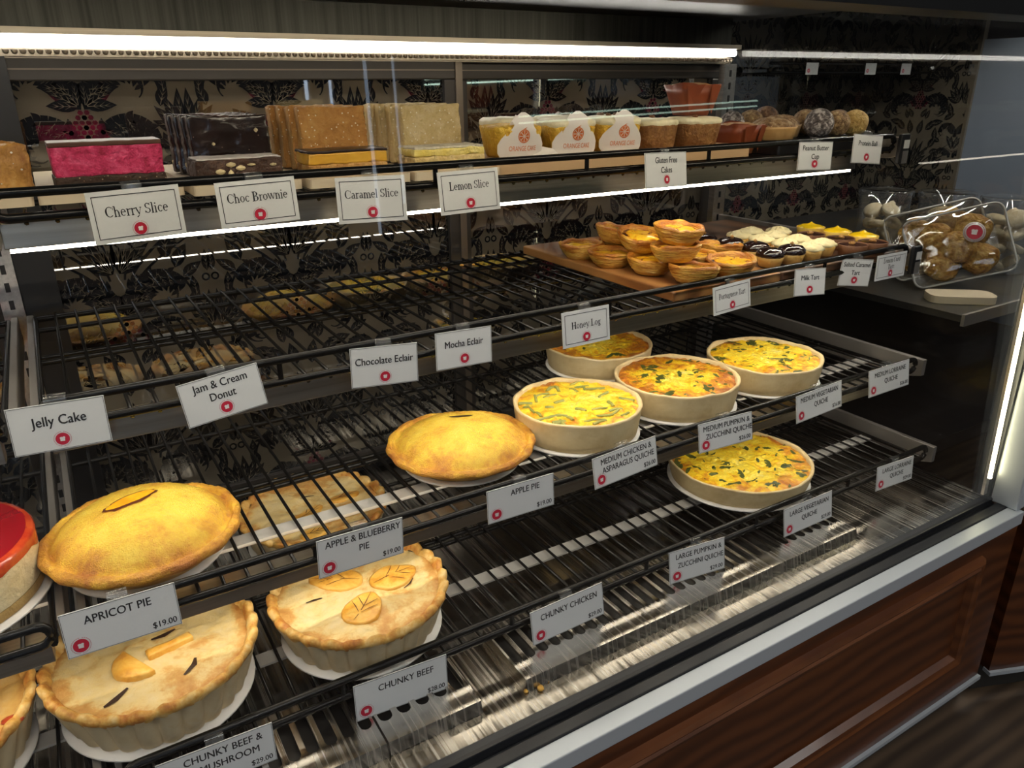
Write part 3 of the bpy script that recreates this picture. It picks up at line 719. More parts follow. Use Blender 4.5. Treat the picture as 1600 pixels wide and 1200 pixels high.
def bracket(x, s, ry, label, w=.006, front=None, deep=-.045):
    t = thing('shelf_bracket', label, 'shelf bracket', (x, 1.0, s), 0, 'steel shelf brackets')
    yf = (front if front else ry-.012)
    poly = [(yf-1, .020), (1.2295-1, .020), (1.2295-1, deep), (1.12-1, deep*.7), (yf+.02-1, -.016), (yf-1, -.010)]
    b = MB(); n = len(poly)
    b.add([(-w/2, y, z) for y, z in poly] + [(w/2, y, z) for y, z in poly], [tuple(range(n)), tuple(range(n, 2*n))[::-1]] + [(i, (i+1) % n, n+(i+1) % n, n+i) for i in range(n)])
    b.build('bar', 'bracket', t, bevel=.001)
    return t
for nm, s, (ry, rz), cr in LV:
    bracket(1.297, s, ry, 'grey steel bracket under the right end of the %s rack' % nm, .010, ry-.010)
    bracket(-.048, s-.022, ry+.03, 'grey steel bracket under the left end of the main %s rack' % nm, .008, ry+.04, -.024)
    bracket(-.067, s-.022, ry+.03, 'grey steel bracket holding the far left %s rack' % nm, .008, ry+.04, -.024)
# the black end blocks with a small pale sticker, right end of the top and second racks
for nm, s, (ry, rz) in (('top', S1, R1), ('second', S2, R2)):
    t = thing('rack_end_block', 'black block with pale stickers at the right end of the %s rack' % nm, 'end block', (1.297, ry-.012, s-.02), 0, 'rack end blocks')
    b = MB(); b.box(-.018, .006, -.006, .002, -.004, .046); b.build('block', 'black', t, bevel=.002)
    b = MB(); b.box(-.010, .005, -.0066, -.006, .022, .036); b.build('sticker', 'sticker', t)
    b = MB(); b.box(-.010, .005, -.0066, -.006, -.003, .018); b.build('sticker', 'bracket', t)

def light_bar(x0, x1, y, zt, label, low, led='led_bar'):
    t = thing('light_bar', label, 'light bar', ((x0+x1)/2, y, zt), 0, 'LED light bars under the racks')
    L = (x1-x0)/2
    b = MB(); b.add([(-L, 0, 0), (-L, -.003, -.024), (-L, .016, -.024), (-L, .022, 0), (L, 0, 0), (L, -.003, -.024), (L, .016, -.024), (L, .022, 0)], [(0, 1, 2, 3), (4, 7, 6, 5), (0, 4, 5, 1), (1, 5, 6, 2), (2, 6, 7, 3), (3, 7, 4, 0)])
    b.build('channel', 'bar', t, bevel=.001)
    b = MB()
    if low: strip(b, -L+.004, L-.004, .003, .011, -.0285, -.0242)
    else: strip(b, -L+.004, L-.004, .006, .0155, -.0262, -.0242)
    b.build('led_diffuser', led, t)
for nm, s, (ry, rz), cr in LV[:3]:
    light_bar(-.040, 1.215 if nm == 'top' else 1.28, ry+.022, s-(.0068 if nm == 'top' else .0105), 'steel LED light bar under the front of the main %s rack' % nm, nm == 'top', 'led_low' if nm == 'third' else 'led_bar')
    light_bar(-.72, -.078, ry+.022, s-(.0068 if nm == 'top' else .0105), 'steel LED light bar under the far left %s rack' % nm, nm == 'top', 'led_low' if nm == 'third' else 'led_bar')

# flat steel support bars seen through the wires of the two lower racks
for nm, s, y in (('third', S3, .800), ('bottom', S4, .772)):
    for x0, x1, w in ((-.040, 1.288, 'main'), (-.72, -.078, 'far left')):
        t = thing('support_bar', 'flat bright steel bar under the wires of the %s %s rack' % (w, nm), 'support bar', ((x0+x1)/2, y, s-.0062), 0, 'steel support bars'); L = (x1-x0)/2
        b = MB(); b.box(-L, L, 0, .022, -.0030, 0); b.box(-L, L, .019, .022, -.016, -.003); b.build('bar', 'support', t)

# ------------------------------------------------------------------ price tags
def price_tag(name_words, x, y, z, yaw, roll, tilt, w, h, lines, price=None, style='sans', logo_at='c', border='inset', extra=None, lines_maxw=.92, lsize=None):
    t = thing('price_tag', 'white tag reading %s, clipped to the %s rack' % name_words, 'price tag', (x, y, z), 0, 'price tags on the racks')
    m = Matrix.Rotation(yaw, 3, 'Z') @ Matrix.Rotation(-roll, 3, 'Y') @ Matrix.Rotation(-tilt, 3, 'X')
    t.rotation_euler = m.to_euler()
    b = MB(); b.box(-w/2, w/2, -.0005, .0005, -h, 0); b.build('card', 'card', t)
    b = MB(); yy = -.0008
    d, bw = (.0042, .0007) if border == 'inset' else (.0006, .0004)
    for x0, x1, z0, z1 in ((-w/2+d, w/2-d, -d-bw, -d), (-w/2+d, w/2-d, -h+d, -h+d+bw), (-w/2+d, -w/2+d+bw, -h+d, -d), (w/2-d-bw, w/2-d, -h+d, -d)):
        b.add([(x0, yy, z0), (x1, yy, z0), (x1, yy, z1), (x0, yy, z1)], [(0, 1, 2, 3)])
    b.build('border', 'ink', t)
    b = MB()
    for txt, cx, cz, size in lines: put_text(b, txt, cx*w, -cz*h, size, yy, style, 'c', maxw=w*lines_maxw)
    if price: put_text(b, price, w/2-.004, -h+.0045, .0062, yy, 'sans', 'r', sx=.9)
    b.build('lettering', 'ink', t)
    b = MB()
    if logo_at == 'c': logo(b, 0, -.775*h, .0058, yy)
    else: logo(b, -w/2+.0125, -h+.0105, .0068, yy)
    b.build('logo', ['red', 'white_ink', 'pink_ink'], t)
    b = MB(); b.box(-.009, .009, .0006, .0022, -.010, .0045); b.tube([(-.009, .0066, .0015), (.009, .0066, .0015)], .0056, 8, caps=False)
    b.build('clip', 'plastic', t)
    return t
def T1(key, words, x, z, yaw, roll, tilt, w, h, lines, **k):
    ry, rz = dict(top=R1, second=R2, third=R3, bottom=R4)[key]
    # a tag hangs with its clip round the rail: keep it just in front of the rail
    return price_tag((words, key), x, ry-.0105, z+EYE, yaw, roll, tilt, w, h, lines, **k)
U = .0105
T1('top', 'Cherry Slice', .0749, -.0874, .146, .018, .013, .0840, .0484, [('Cherry Slice', 0, .50, .0098)], style='serif', lines_maxw=.70)
T1('top', 'Choc Brownie', .1895, -.0866, .008, .026, .061, .0811, .0451, [('Choc Brownie', 0, .47, .0092)], style='serif', lines_maxw=.80)
T1('top', 'Caramel Slice', .3145, -.0914, -.198, .001, .085, .0775, .0498, [('Caramel Slice', 0, .46, .0092)], style='serif', lines_maxw=.80)
T1('top', 'Lemon Slice', .4372, -.0918, -.007, .020, .113, .0810, .0492, [('Lemon Slice', 0, .44, .0092)], style='serif', lines_maxw=.72)
T1('top', 'Gluten Free Cakes', .7483, -.0867, .167, -.034, .15, .0912, .0470, [('Gluten Free', 0, .30, .0080), ('Cakes', 0, .58, .0080)], border='edge', lines_maxw=.7)
T1('top', 'Peanut Butter Cup', 1.0644, -.0859, -.157, -.031, .082, .0687, .0434, [('Peanut Butter', 0, .30, .0076), ('Cup', 0, .60, .0076)], border='edge', lines_maxw=.8)
T1('top', 'Protein Ball', 1.1958, -.0802, -.091, -.078, .094, .0697, .0461, [('Protein Ball', 0, .38, .0078)], border='edge', lines_maxw=.66)
T1('second', 'Jelly Cake', -.0274, -.2647, -.079, -.009, .101, .0791, .0450, [('Jelly Cake', 0, .46, .0090)], border='edge', lines_maxw=.56)
T1('second', 'Jam & Cream Donut', .1143, -.2661, .041, .106, .144, .0801, .0450, [('Jam & Cream', 0, .28, .0080), ('Donut', 0, .56, .0080)], border='edge', lines_maxw=.72)
T1('second', 'Chocolate Eclair', .2931, -.2687, -.135, -.037, .057, .0770, .0458, [('Chocolate Eclair', 0, .44, .0080)], border='edge', lines_maxw=.88)
T1('second', 'Mocha Eclair', .3941, -.2671, .004, -.035, .076, .0751, .0448, [('Mocha Eclair', 0, .44, .0080)], border='edge', lines_maxw=.74)
T1('second', 'Honey Log', .5728, -.2694, -.033, .016, .100, .0744, .0471, [('Honey Log', 0, .50, .0088)], style='serif', lines_maxw=.64)
T1('second', 'Portuguese Tart', .8393, -.2718, .090, .018, .140, .0843, .0411, [('Portuguese Tart', 0, .48, .0082)], style='serif', lines_maxw=.72)
T1('second', 'Milk Tart', 1.0145, -.2721, -.205, -.037, .15, .0600, .0423, [('Milk Tart', 0, .42, .0076)], border='edge', lines_maxw=.6)
T1('second', 'Salted Caramel Tart', 1.1337, -.2715, -.287, -.091, .018, .0609, .0449, [('Salted Caramel', 0, .28, .0076), ('Tart', 0, .58, .0076)], border='edge', lines_maxw=.86)
T1('second', 'Lemon Curd Tarts', 1.2271, -.2725, .05, -.019, .038, .0900, .0433, [('Lemon Curd', 0, .34, .0084), ('Tarts', 0, .60, .0078)], style='serif', lines_maxw=.72)
CAP = dict(logo_at='l', border='edge')
T1('third', 'APRICOT PIE', -.0146, -.4510, -.014, -.002, .129, .1002, .0460, [('APRICOT PIE', -.02, .34, .0082)], price='$19.00', lines_maxw=.60, **CAP)
T1('third', 'APPLE & BLUEBERRY PIE', .2287, -.4560, .044, -.048, .037, .1019, .0463, [('APPLE & BLUEBERRY', .03, .26, .0080), ('PIE', .03, .56, .0080)], price='$19.00', lines_maxw=.92, **CAP)
T1('third', 'APPLE PIE', .4384, -.4590, -.030, .000, .055, .0963, .0447, [('APPLE PIE', .06, .32, .0080)], price='$19.00', lines_maxw=.5, **CAP)
T1('third', 'MEDIUM CHICKEN & ASPARAGUS QUICHE', .6037, -.4541, .062, .019, .17, .1150, .0430, [('MEDIUM CHICKEN &', .02, .30, .0080), ('ASPARAGUS QUICHE', .04, .58, .0080)], price='$26.00', lines_maxw=.82, **CAP)
T1('third', 'MEDIUM PUMPKIN & ZUCCHINI QUICHE', .7936, -.4567, -.10, .023, .158, .1000, .0442, [('MEDIUM PUMPKIN &', .02, .30, .0080), ('ZUCCHINI QUICHE', .06, .58, .0080)], price='$26.00', lines_maxw=.86, **CAP)
T1('third', 'MEDIUM VEGETARIAN QUICHE', 1.0038, -.4552, .059, .005, .16, .1200, .0445, [('MEDIUM VEGETARIAN', .0, .30, .0080), ('QUICHE', .03, .60, .0080)], price='$26.00', lines_maxw=.94, **CAP)
T1('third', 'MEDIUM LORRAINE QUICHE', 1.1865, -.4517, .000, .008, .160, .1125, .0463, [('MEDIUM LORRAINE', .02, .32, .0080), ('QUICHE', .04, .62, .0080)], price='$26.00', lines_maxw=.88, **CAP)
T1('bottom', 'CHUNKY BEEF & MUSHROOM', .040, -.6190, -.03, -.010, .06, .1129, .0484, [('CHUNKY BEEF &', .06, .30, .0084), ('MUSHROOM', .10, .60, .0084)], price='$29.00', lines_maxw=.78, **CAP)
T1('bottom', 'CHUNKY BEEF', .2440, -.6225, -.054, -.020, .059, .1129, .0484, [('CHUNKY BEEF', .05, .36, .0084)], price='$28.00', lines_maxw=.60, **CAP)
T1('bottom', 'CHUNKY CHICKEN', .4767, -.6155, -.000, .024, .13, .1135, .0477, [('CHUNKY CHICKEN', .02, .36, .0084)], price='$29.00', lines_maxw=.78, **CAP)
T1('bottom', 'LARGE PUMPKIN & ZUCCHINI QUICHE', .7059, -.6167, -.16, .028, .12, .0950, .0507, [('LARGE PUMPKIN &', .03, .28, .0080), ('ZUCCHINI QUICHE', .06, .56, .0080)], price='$29.00', lines_maxw=.82, **CAP)
T1('bottom', 'LARGE VEGETARIAN QUICHE', .9475, -.6183, -.016, .020, .140, .1130, .0467, [('LARGE VEGETARIAN', .02, .32, .0080), ('QUICHE', .02, .62, .0080)], price='$29.00', lines_maxw=.86, **CAP)
T1('bottom', 'LARGE LORRAINE QUICHE', 1.1758, -.6125, -.032, -.024, .112, .0995, .0438, [('LARGE LORRAINE', .04, .32, .0080), ('QUICHE', .04, .62, .0080)], price='$29.00', lines_maxw=.84, **CAP)

# ------------------------------------------------------------------ food materials
M['quiche_crust'] = food('quiche_crust', [(.25, (.60, .43, .20)), (.55, (.74, .58, .31)), (.85, (.80, .66, .40))], 26, rough=.6, bump=(120, .25, .001))
YEL = [(.28, (.86, .74, .26)), (.40, (.90, .70, .07)), (.56, (.88, .58, .02)), (.68, (.70, .30, .015)), (.80, (.48, .15, .015)), (.98, (.26, .07, .012))]
M['quiche_fill'] = food('quiche_filling', YEL, 34, 6, rough=.32, bump=(130, .5, .002), radial=(.045, .098, .17), spec=.5, dist=1.2)
M['quiche_brown'] = food('quiche_filling_browned', YEL, 26, 6, rough=.35, bump=(130, .6, .003), radial=(.025, .095, .30), spec=.5, dist=1.5)
M['quiche_large'] = food('large_quiche_filling', YEL, 30, 6, rough=.32, bump=(130, .5, .002), radial=(.07, .125, .20), spec=.5, dist=1.2)
M['greens'] = food('spinach_flake', [(.3, (.025, .045, .010)), (.7, (.13, .14, .03))], 60, rough=.45)
M['asparagus'] = food('asparagus_piece', [(.3, (.20, .22, .05)), (.7, (.40, .38, .11))], 40, rough=.4)
M['sugar_crust'] = food('sugared_pastry', [(.25, (.88, .66, .10)), (.5, (.80, .53, .05)), (.66, (.70, .36, .035)), (.9, (.42, .14, .02))], 26, 5, rough=.36, bump=(620, .9, .0008, 3), radial=(.068, .103, .26), fine=.5, spec=.55)
M['pie_base'] = food('pie_base_pastry', [(.3, (.60, .33, .05)), (.7, (.74, .46, .10))], 30, rough=.5, bump=(200, .3, .001))
M['apricot'] = food('apricot_filling', [(.3, (.78, .28, .01)), (.7, (.92, .48, .02))], 60, rough=.2)
M['burnt'] = mat('burnt_opening', (.10, .022, .006), .5)
M['dark_fill'] = mat('dark_filling', (.035, .014, .006), .4)
M['pie_lid'] = food('savoury_pie_lid', [(.30, (.68, .55, .30)), (.50, (.68, .51, .22)), (.62, (.58, .33, .10)), (.82, (.42, .17, .03))], 17, 6, rough=.5, bump=(90, .4, .0015), radial=(.080, .110, .24), dist=.7, spec=.35, fine=.5, spots=(110, .035, (.10, .05, .02)))
M['pie_lid_dark'] = food('golden_pie_lid', [(.25, (.66, .46, .21)), (.5, (.60, .36, .10)), (.82, (.42, .17, .03))], 17, 6, rough=.5, bump=(90, .25, .0015), radial=(.080, .110, .2), dist=.7, spec=.35)
M['pie_wall'] = food('fluted_pie_wall', [(.3, (.66, .50, .27)), (.6, (.72, .58, .35)), (.9, (.64, .42, .16))], 30, rough=.55, bump=(140, .2, .001))
M['pie_rim'] = food('crimped_pie_rim', [(.30, (.72, .52, .22)), (.47, (.62, .35, .08)), (.62, (.46, .18, .03)), (.8, (.25, .07, .012))], 48, rough=.5, bump=(140, .3, .001))
M['leaf_pastry'] = food('glazed_pastry_leaf', [(.3, (.80, .50, .12)), (.55, (.72, .36, .05)), (.8, (.50, .19, .02))], 50, rough=.35, bump=(120, .3, .001))
M['jelly'] = mat('red_jelly_glaze', (.28, .006, .012), .08, coat=1.0)
M['jelly_side'] = food('orange_red_dripping_glaze', [(.3, (.40, .018, .008)), (.7, (.58, .09, .018))], 30, rough=.25, coat=.6)
M['cheesecake'] = food('cream_cheesecake', [(.3, (.68, .55, .30)), (.7, (.78, .68, .44))], 40, rough=.6, bump=(90, .5, .002))
M['cheese_base'] = food('biscuit_base', [(.3, (.48, .30, .09)), (.7, (.60, .42, .16))], 60, rough=.7, bump=(200, .6, .001))
M['tomato'] = food('tomato_pieces', [(.3, (.30, .03, .01)), (.7, (.50, .08, .02))], 60, rough=.35)
# slices
M['cherry'] = food('cherry_coconut', [(.3, (.36, .010, .05)), (.5, (.62, .035, .13)), (.72, (.76, .12, .24))], 95, 4, rough=.6, bump=(220, .8, .002))
M['choc_base'] = food('dark_choc_biscuit', [(.3, (.020, .010, .006)), (.7, (.055, .026, .014))], 90, rough=.5, bump=(200, .6, .0015), spots=(230, .16, (.30, .22, .15)))
M['choc_top'] = mat('milk_choc_icing', (.085, .034, .018), .35)
M['brownie_side'] = food('brownie_side', [(.3, (.030, .014, .009)), (.6, (.065, .030, .018)), (.8, (.14, .075, .045))], 70, 5, rough=.45, bump=(150, .8, .002))
M['brownie_face'] = food('glossy_brownie_face', [(.3, (.008, .004, .003)), (.7, (.022, .010, .007))], 60, rough=.2, bump=(70, .22, .0012), spec=.5, spots=(150, .06, (.45, .36, .26)))
M['brownie_sugar'] = food('white_bloom', [(.35, (.55, .50, .47)), (.65, (.72, .68, .66))], 60, rough=.6)
M['nut'] = food('pale_nut', [(.3, (.60, .47, .24)), (.7, (.74, .63, .40))], 80, rough=.5)
M['caramel_side'] = food('caramel_slice_side', [(.25, (.36, .16, .035)), (.5, (.50, .26, .07)), (.75, (.60, .38, .14))], 60, 5, rough=.55, bump=(150, .8, .002), stretch=(1, 1, .5))
M['caramel_face'] = food('caramel_coconut_face', [(.25, (.30, .12, .022)), (.5, (.44, .20, .04)), (.8, (.54, .30, .08))], 60, rough=.5, bump=(160, .7, .002), spots=(170, .17, (.74, .62, .42)))
M['caramel_fill'] = food('soft_caramel', [(.3, (.60, .30, .03)), (.7, (.72, .42, .06))], 20, rough=.25)
M['caramel_choc'] = mat('dark_choc_sheet', (.022, .010, .006), .3)
M['lemon_side'] = food('lemon_slice_side', [(.25, (.58, .40, .14)), (.5, (.66, .49, .21)), (.8, (.74, .60, .34))], 60, 5, rough=.55, bump=(150, .8, .002), stretch=(1, 1, .5))
M['lemon_face'] = food('lemon_coconut_face', [(.25, (.50, .36, .14)), (.5, (.60, .46, .22)), (.8, (.70, .58, .36))], 70, rough=.6, bump=(190, .9, .002), spots=(170, .17, (.80, .74, .58)))
M['lemon_icing'] = food('lemon_icing', [(.3, (.74, .56, .10)), (.7, (.80, .68, .26))], 40, rough=.5, bump=(160, .6, .0015))
M['coconut'] = food('desiccated_coconut', [(.3, (.62, .55, .40)), (.7, (.80, .75, .62))], 130, rough=.7, bump=(260, 1.0, .002))
# cakes and tarts
M['orange_cake'] = food('orange_cake_crumb', [(.25, (.50, .26, .02)), (.5, (.68, .40, .035)), (.75, (.78, .54, .09))], 90, 5, rough=.6, bump=(170, .9, .002))
M['wrap'] = mat('white_wax_paper', (.70, .65, .60), .55)
M['orange_ink'] = mat('orange_print', (.60, .14, .02), .6)
M['carrot_cake'] = food('carrot_cake_crumb', [(.25, (.15, .060, .015)), (.5, (.25, .11, .030)), (.78, (.38, .20, .065))], 80, 5, rough=.65, bump=(150, 1.0, .002))
M['cream_icing'] = food('cream_cheese_icing', [(.3, (.70, .62, .38)), (.7, (.80, .74, .52))], 50, rough=.45, bump=(70, .5, .002))
M['pecan'] = food('pecan_piece', [(.3, (.10, .040, .015)), (.7, (.24, .11, .04))], 90, rough=.45, bump=(160, .8, .002))
M['tulip_paper'] = food('rust_brown_paper', [(.3, (.17, .035, .012)), (.7, (.25, .060, .020))], 12, rough=.5)
M['muffin'] = food('muffin_top', [(.3, (.30, .13, .04)), (.7, (.52, .30, .12))], 70, rough=.6, bump=(160, .9, .002))
M['peanut_cup'] = food('tan_cup', [(.3, (.50, .29, .10)), (.7, (.60, .37, .15))], 40, rough=.4, bump=(120, .3, .001))
M['nut_mix'] = food('chopped_nut_topping', [(.3, (.10, .045, .02)), (.5, (.30, .17, .07)), (.7, (.55, .42, .26))], 110, rough=.55, bump=(220, 1.0, .003))
for nm, st in dict(ball_white=[(.32, (.02, .014, .012)), (.5, (.16, .13, .12)), (.62, (.55, .50, .47))], ball_nut=[(.3, (.09, .045, .02)), (.55, (.32, .19, .08)), (.75, (.55, .40, .20))],
                   ball_gold=[(.3, (.42, .24, .06)), (.6, (.66, .45, .15)), (.8, (.76, .60, .30))], ball_brown=[(.3, (.045, .02, .01)), (.55, (.17, .08, .035)), (.75, (.36, .22, .12))]).items():
    M[nm] = food(nm, st, 130, 4, rough=.6, bump=(240, 1.0, .003), dist=.6)
M['tart_pastry'] = food('flaky_tart_pastry', [(.25, (.84, .60, .20)), (.5, (.74, .43, .07)), (.72, (.48, .17, .018)), (.95, (.24, .07, .01))], 45, 6, rough=.42, bump=(60, .9, .002, 4, (1, 1, 6)), stretch=(1, 1, 4), coat=.15, heightz=(.008, .026, .22), fine=.5)
M['custard'] = food('baked_custard', [(.36, (.92, .60, .04)), (.50, (.86, .44, .02)), (.56, (.36, .10, .012)), (.64, (.035, .012, .008))], 34, 3, rough=.15, coat=.6, dist=1.2, fine=.1)
M['mini_base'] = food('mini_tart_base', [(.3, (.56, .32, .07)), (.7, (.70, .46, .15))], 50, rough=.5, bump=(160, .4, .001))
M['choc_glaze'] = mat('glossy_choc_glaze', (.014, .006, .005), .10, coat=.8, bump=(60, .25, .002))
M['cream'] = food('pale_whipped_cream', [(.3, (.76, .64, .32)), (.7, (.82, .74, .46))], 40, rough=.45, bump=(90, .4, .002))
M['choc_shell'] = food('choc_tart_shell', [(.3, (.12, .050, .022)), (.7, (.20, .085, .036))], 60, rough=.45)
M['choc_ganache'] = mat('smooth_ganache', (.040, .014, .010), .22)
M['walnut'] = food('walnut_piece', [(.3, (.34, .15, .04)), (.7, (.58, .32, .10))], 90, rough=.5, bump=(160, .8, .002))
M['lemon_shell'] = food('lemon_tart_shell', [(.3, (.66, .40, .06)), (.7, (.78, .52, .10))], 50, rough=.5)
M['curd'] = food('lemon_curd', [(.3, (.86, .52, .005)), (.7, (.92, .64, .015))], 40, rough=.2, coat=.4)
M['pale_pastry'] = food('pastry_slice', [(.25, (.62, .42, .16)), (.5, (.50, .26, .06)), (.75, (.26, .10, .02))], 40, 5, rough=.5, bump=(100, .7, .002), stretch=(1, 1, .35), spots=(120, .12, (.8, .75, .66)))
M['biscuit'] = food('sugared_biscuit', [(.3, (.56, .44, .26)), (.7, (.72, .64, .48))], 50, rough=.65, bump=(160, .4, .001))
M['turnover'] = food('baked_turnover', [(.3, (.74, .50, .16)), (.5, (.52, .27, .05)), (.72, (.24, .08, .012))], 38, 6, rough=.42, bump=(90, .9, .004), fine=.5, dist=1.0)

# ------------------------------------------------------------------ quiches and pies
def board(x, y, z, r, label, m='board'):
    b = MB(); b.lathe([(r-.0006, 0), (r, .0006), (r, .0022), (r-.0006, .0028)], 56, cap0=True, cap1=True)
    o = b.build('cake_board', m); o.location = (x, y, z); tag(o, label, 'cake board', 'white cake boards'); return o
BT = .0030
def quiche(x, y, z, R, H, label, bits, fill='quiche_fill', seed=1, board_label=None):
    board(x, y, z, R*.985, board_label)
    t = thing('quiche', label, 'quiche', (x, y, z+BT), 0, 'quiches')
    rb = .93
    def fn(th, i, r, zz):
        w = nz(math.cos(th)*2.2, math.sin(th)*2.2, seed)*.0035 + nz(math.cos(th)*7, math.sin(th)*7, seed+5)*.0012
        if i >= 4: zz += w*1.0
        return r*(1+.008*nz(math.cos(th)*3, math.sin(th)*3, seed+zz*40)), zz
    b = MB()
    b.lathe([(R*rb-.006, 0), (R*rb, .001), (R*(rb+.02), H*.25), (R*(rb+.045), H*.6), (R-.001, H*.93), (R, H), (R-.003, H+.001), (R-.0065, H-.002), (R-.0075, H-.007)], 72, fn=fn, cap0=True)
    b.build('pastry_case', 'quiche_crust', t)
    b = MB(); prof = [(max(.0004, R*k/14*.985), 0) for k in range(0, 15)]
    def ff(th, i, r, zz):
        r = min(r, R-.0062); xx, yy = r*math.cos(th), r*math.sin(th)
        return r, H-.0045 + nz(xx, yy, seed, 40)*.0036 + nz(xx, yy, seed+3, 110)*.0022 + (.0015 if r < R*.85 else 0)
    dense(b, prof[::-1], 150, 3, lambda th, i, r, zz: ff(th, i, r, zz), lambda x, y, z: (0, .0014*nz(x, y, seed, 190)+.0008*nz(x, y, seed, 420))); b.build('filling', fill, t)
    rnd = random.Random(seed)
    def surf(xx, yy): return H-.0032 + nz(xx, yy, seed, 40)*.0036 + nz(xx, yy, seed+3, 110)*.0022
    if bits == 'asparagus':
        for k in range(34):
            a, r = rnd.uniform(0, 2*PI), R*.84*math.sqrt(rnd.random()); ang = rnd.uniform(-.6, .6)+rnd.choice((0, 0, 1.4)); L = rnd.uniform(.012, .030)
            xx, yy = r*math.cos(a), r*math.sin(a); dx, dy = math.cos(ang)*L/2, math.sin(ang)*L/2
            b = MB(); b.tube([(xx-dx, yy-dy, surf(xx-dx, yy-dy)), (xx, yy, surf(xx, yy)+.0006), (xx+dx, yy+dy, surf(xx+dx, yy+dy))], rnd.uniform(.0018, .0032), 6)
            b.build('asparagus_piece', 'asparagus', t)
    else:
        for k in range(bits):
            a, r = rnd.uniform(0, 2*PI), R*.90*math.sqrt(rnd.random()); ang = rnd.uniform(0, 6.3); L = rnd.choice((.003, .005, .008, .014))*rnd.uniform(.8, 1.2); W = L*rnd.uniform(.2, .6)
            xx, yy = r*math.cos(a), r*math.sin(a); n = 10; vs = []
            ring = []
            for i in range(n):
                q = 2*PI*i/n; px, py = L*math.cos(q)*(1+.35*nz(i*1.7, k, seed)), W*math.sin(q)*(1+.5*nz(i*2.3, k+9, seed))
                gx, gy = xx+px*math.cos(ang)-py*math.sin(ang), yy+px*math.sin(ang)+py*math.cos(ang)
                rr = math.hypot(gx, gy); 
                if rr > R-.007: gx *= (R-.007)/rr; gy *= (R-.007)/rr
                ring.append((gx, gy, surf(gx, gy)+.0003+.0004*nz(i, k, seed+2)))
            b = MB(); b.add(ring + [(xx, yy, surf(xx, yy)+.0012)], [(i, (i+1) % n, n) for i in range(n)], 0, True)
            b.build('spinach_flake', 'greens', t)
    return t
QZ3, QZ4 = S3+.0016, S4+.0016
quiche(.619, .835, QZ3, .096, .044, 'quiche topped with asparagus sticks, left of the other quiches and beside the apple pie', 'asparagus', seed=3, board_label='white round board under the asparagus quiche')
quiche(.818, .837, QZ3, .100, .044, 'heavily browned quiche behind the medium pumpkin and zucchini tag', 46, 'quiche_brown', seed=8, board_label='white round board under the heavily browned quiche')
quiche(.821, 1.047, QZ3, .0985, .040, 'quiche at the back behind the Honey Log tag', 14, 'quiche_brown', seed=14, board_label='white round board under the quiche behind the Honey Log tag')
quiche(1.018, .833, QZ3, .098, .042, 'pale yellow quiche with few browned spots, farthest right on the third rack', 52, seed=21, board_label='white round board under the farthest right quiche of the third rack')
quiche(.936, .792, QZ4, .122, .034, 'large spinach-flecked quiche alone on the right half of the bottom rack', 84, 'quiche_large', seed=33, board_label='white round board under the large quiche on the bottom rack')

def dome_pie(x, y, z, R, H, label, opening, seed, board_label):
    board(x, y, z, R*.80, board_label)
    t = thing('pie', label, 'pie', (x, y, z+BT), 0, 'sugared sweet pies')
    def crimp(th): return .5+.5*math.sin(th*15+seed)
    def fn(th, i, r, zz):
        n1 = nz(math.cos(th)*1.6, math.sin(th)*1.6, seed)
        if i in (3, 4, 5): r += .0022*crimp(th)+.0020*n1; zz += .0022*n1
        if i == 6: zz += .0012*crimp(th)+.0022*n1
        if i == 7: zz -= .0026*crimp(th)-.0022*n1; r -= .002*crimp(th)
        if i > 7: zz += .0028*nz(r*math.cos(th), r*math.sin(th), seed, 22)*(1 if r > .01 else .3)
        return r, zz
    prof = [(R*.70, 0), (R*.76, H*.10), (R*.90, H*.27), (R*.975, H*.36), (R*.99, H*.42), (R*.972, H*.50), (R*.925, H*.515), (R*.885, H*.49), (R*.78, H*.65), (R*.64, H*.79), (R*.5, H*.89), (R*.36, H*.955), (R*.2, H*.99), (R*.08, H), (.0005, H)]
    b = MB(); b.lathe(prof[:5], 80, fn=fn, cap0=True); b.build('pie_base', 'pie_base', t)
    b = MB(); fn2 = lambda th, i, r, zz: fn(th, i+3, r, zz); dense(b, prof[3:], 240, 5, fn2, lambda x, y, z: (lambda g: (g*.5, g))(.0011*nz(x, y, z, 330)+.0005*nz(x, y, z+3, 700))); b.build('sugared_lid', 'sugar_crust', t)
    pr = prof[7:]
    def surf(xx, yy):
        r = math.hypot(xx, yy)
        for k in range(len(pr)-1):
            if pr[k][0] >= r >= pr[k+1][0]:
                u = (pr[k][0]-r)/(pr[k][0]-pr[k+1][0]+1e-9); zz = pr[k][1]+(pr[k+1][1]-pr[k][1])*u; break
        else: zz = H
        return zz + .0028*nz(xx, yy, seed, 22)
    cx, cy, L, W, ang, kind = opening
    def patch(l, w, lift, nm, m, jag):
        n = 28; vs = []
        for k in (1.0, .55, .01):
            for i in range(n):
                q = 2*PI*i/n; jj = 1+jag*nz(i*1.3, seed, 3)
                px, py = l*k*math.cos(q)*jj, w*k*math.sin(q)*jj
                gx, gy = cx+px*math.cos(ang)-py*math.sin(ang), cy+px*math.sin(ang)+py*math.cos(ang)
                vs.append((gx, gy, surf(gx, gy)+lift))
        b = MB(); b.add(vs, [(r_*n+i, r_*n+(i+1) % n, (r_+1)*n+(i+1) % n, (r_+1)*n+i) for r_ in range(2) for i in range(n)], 0, True)
        b.build(nm, m, t)
    patch(L, W, .0009, 'slit', 'burnt' if kind == 'apricot' else 'dark_fill', .25)
    if kind == 'apricot':
        patch(L*.90, W*.72, .0016, 'apricot_filling', 'apricot', .08)
    return t
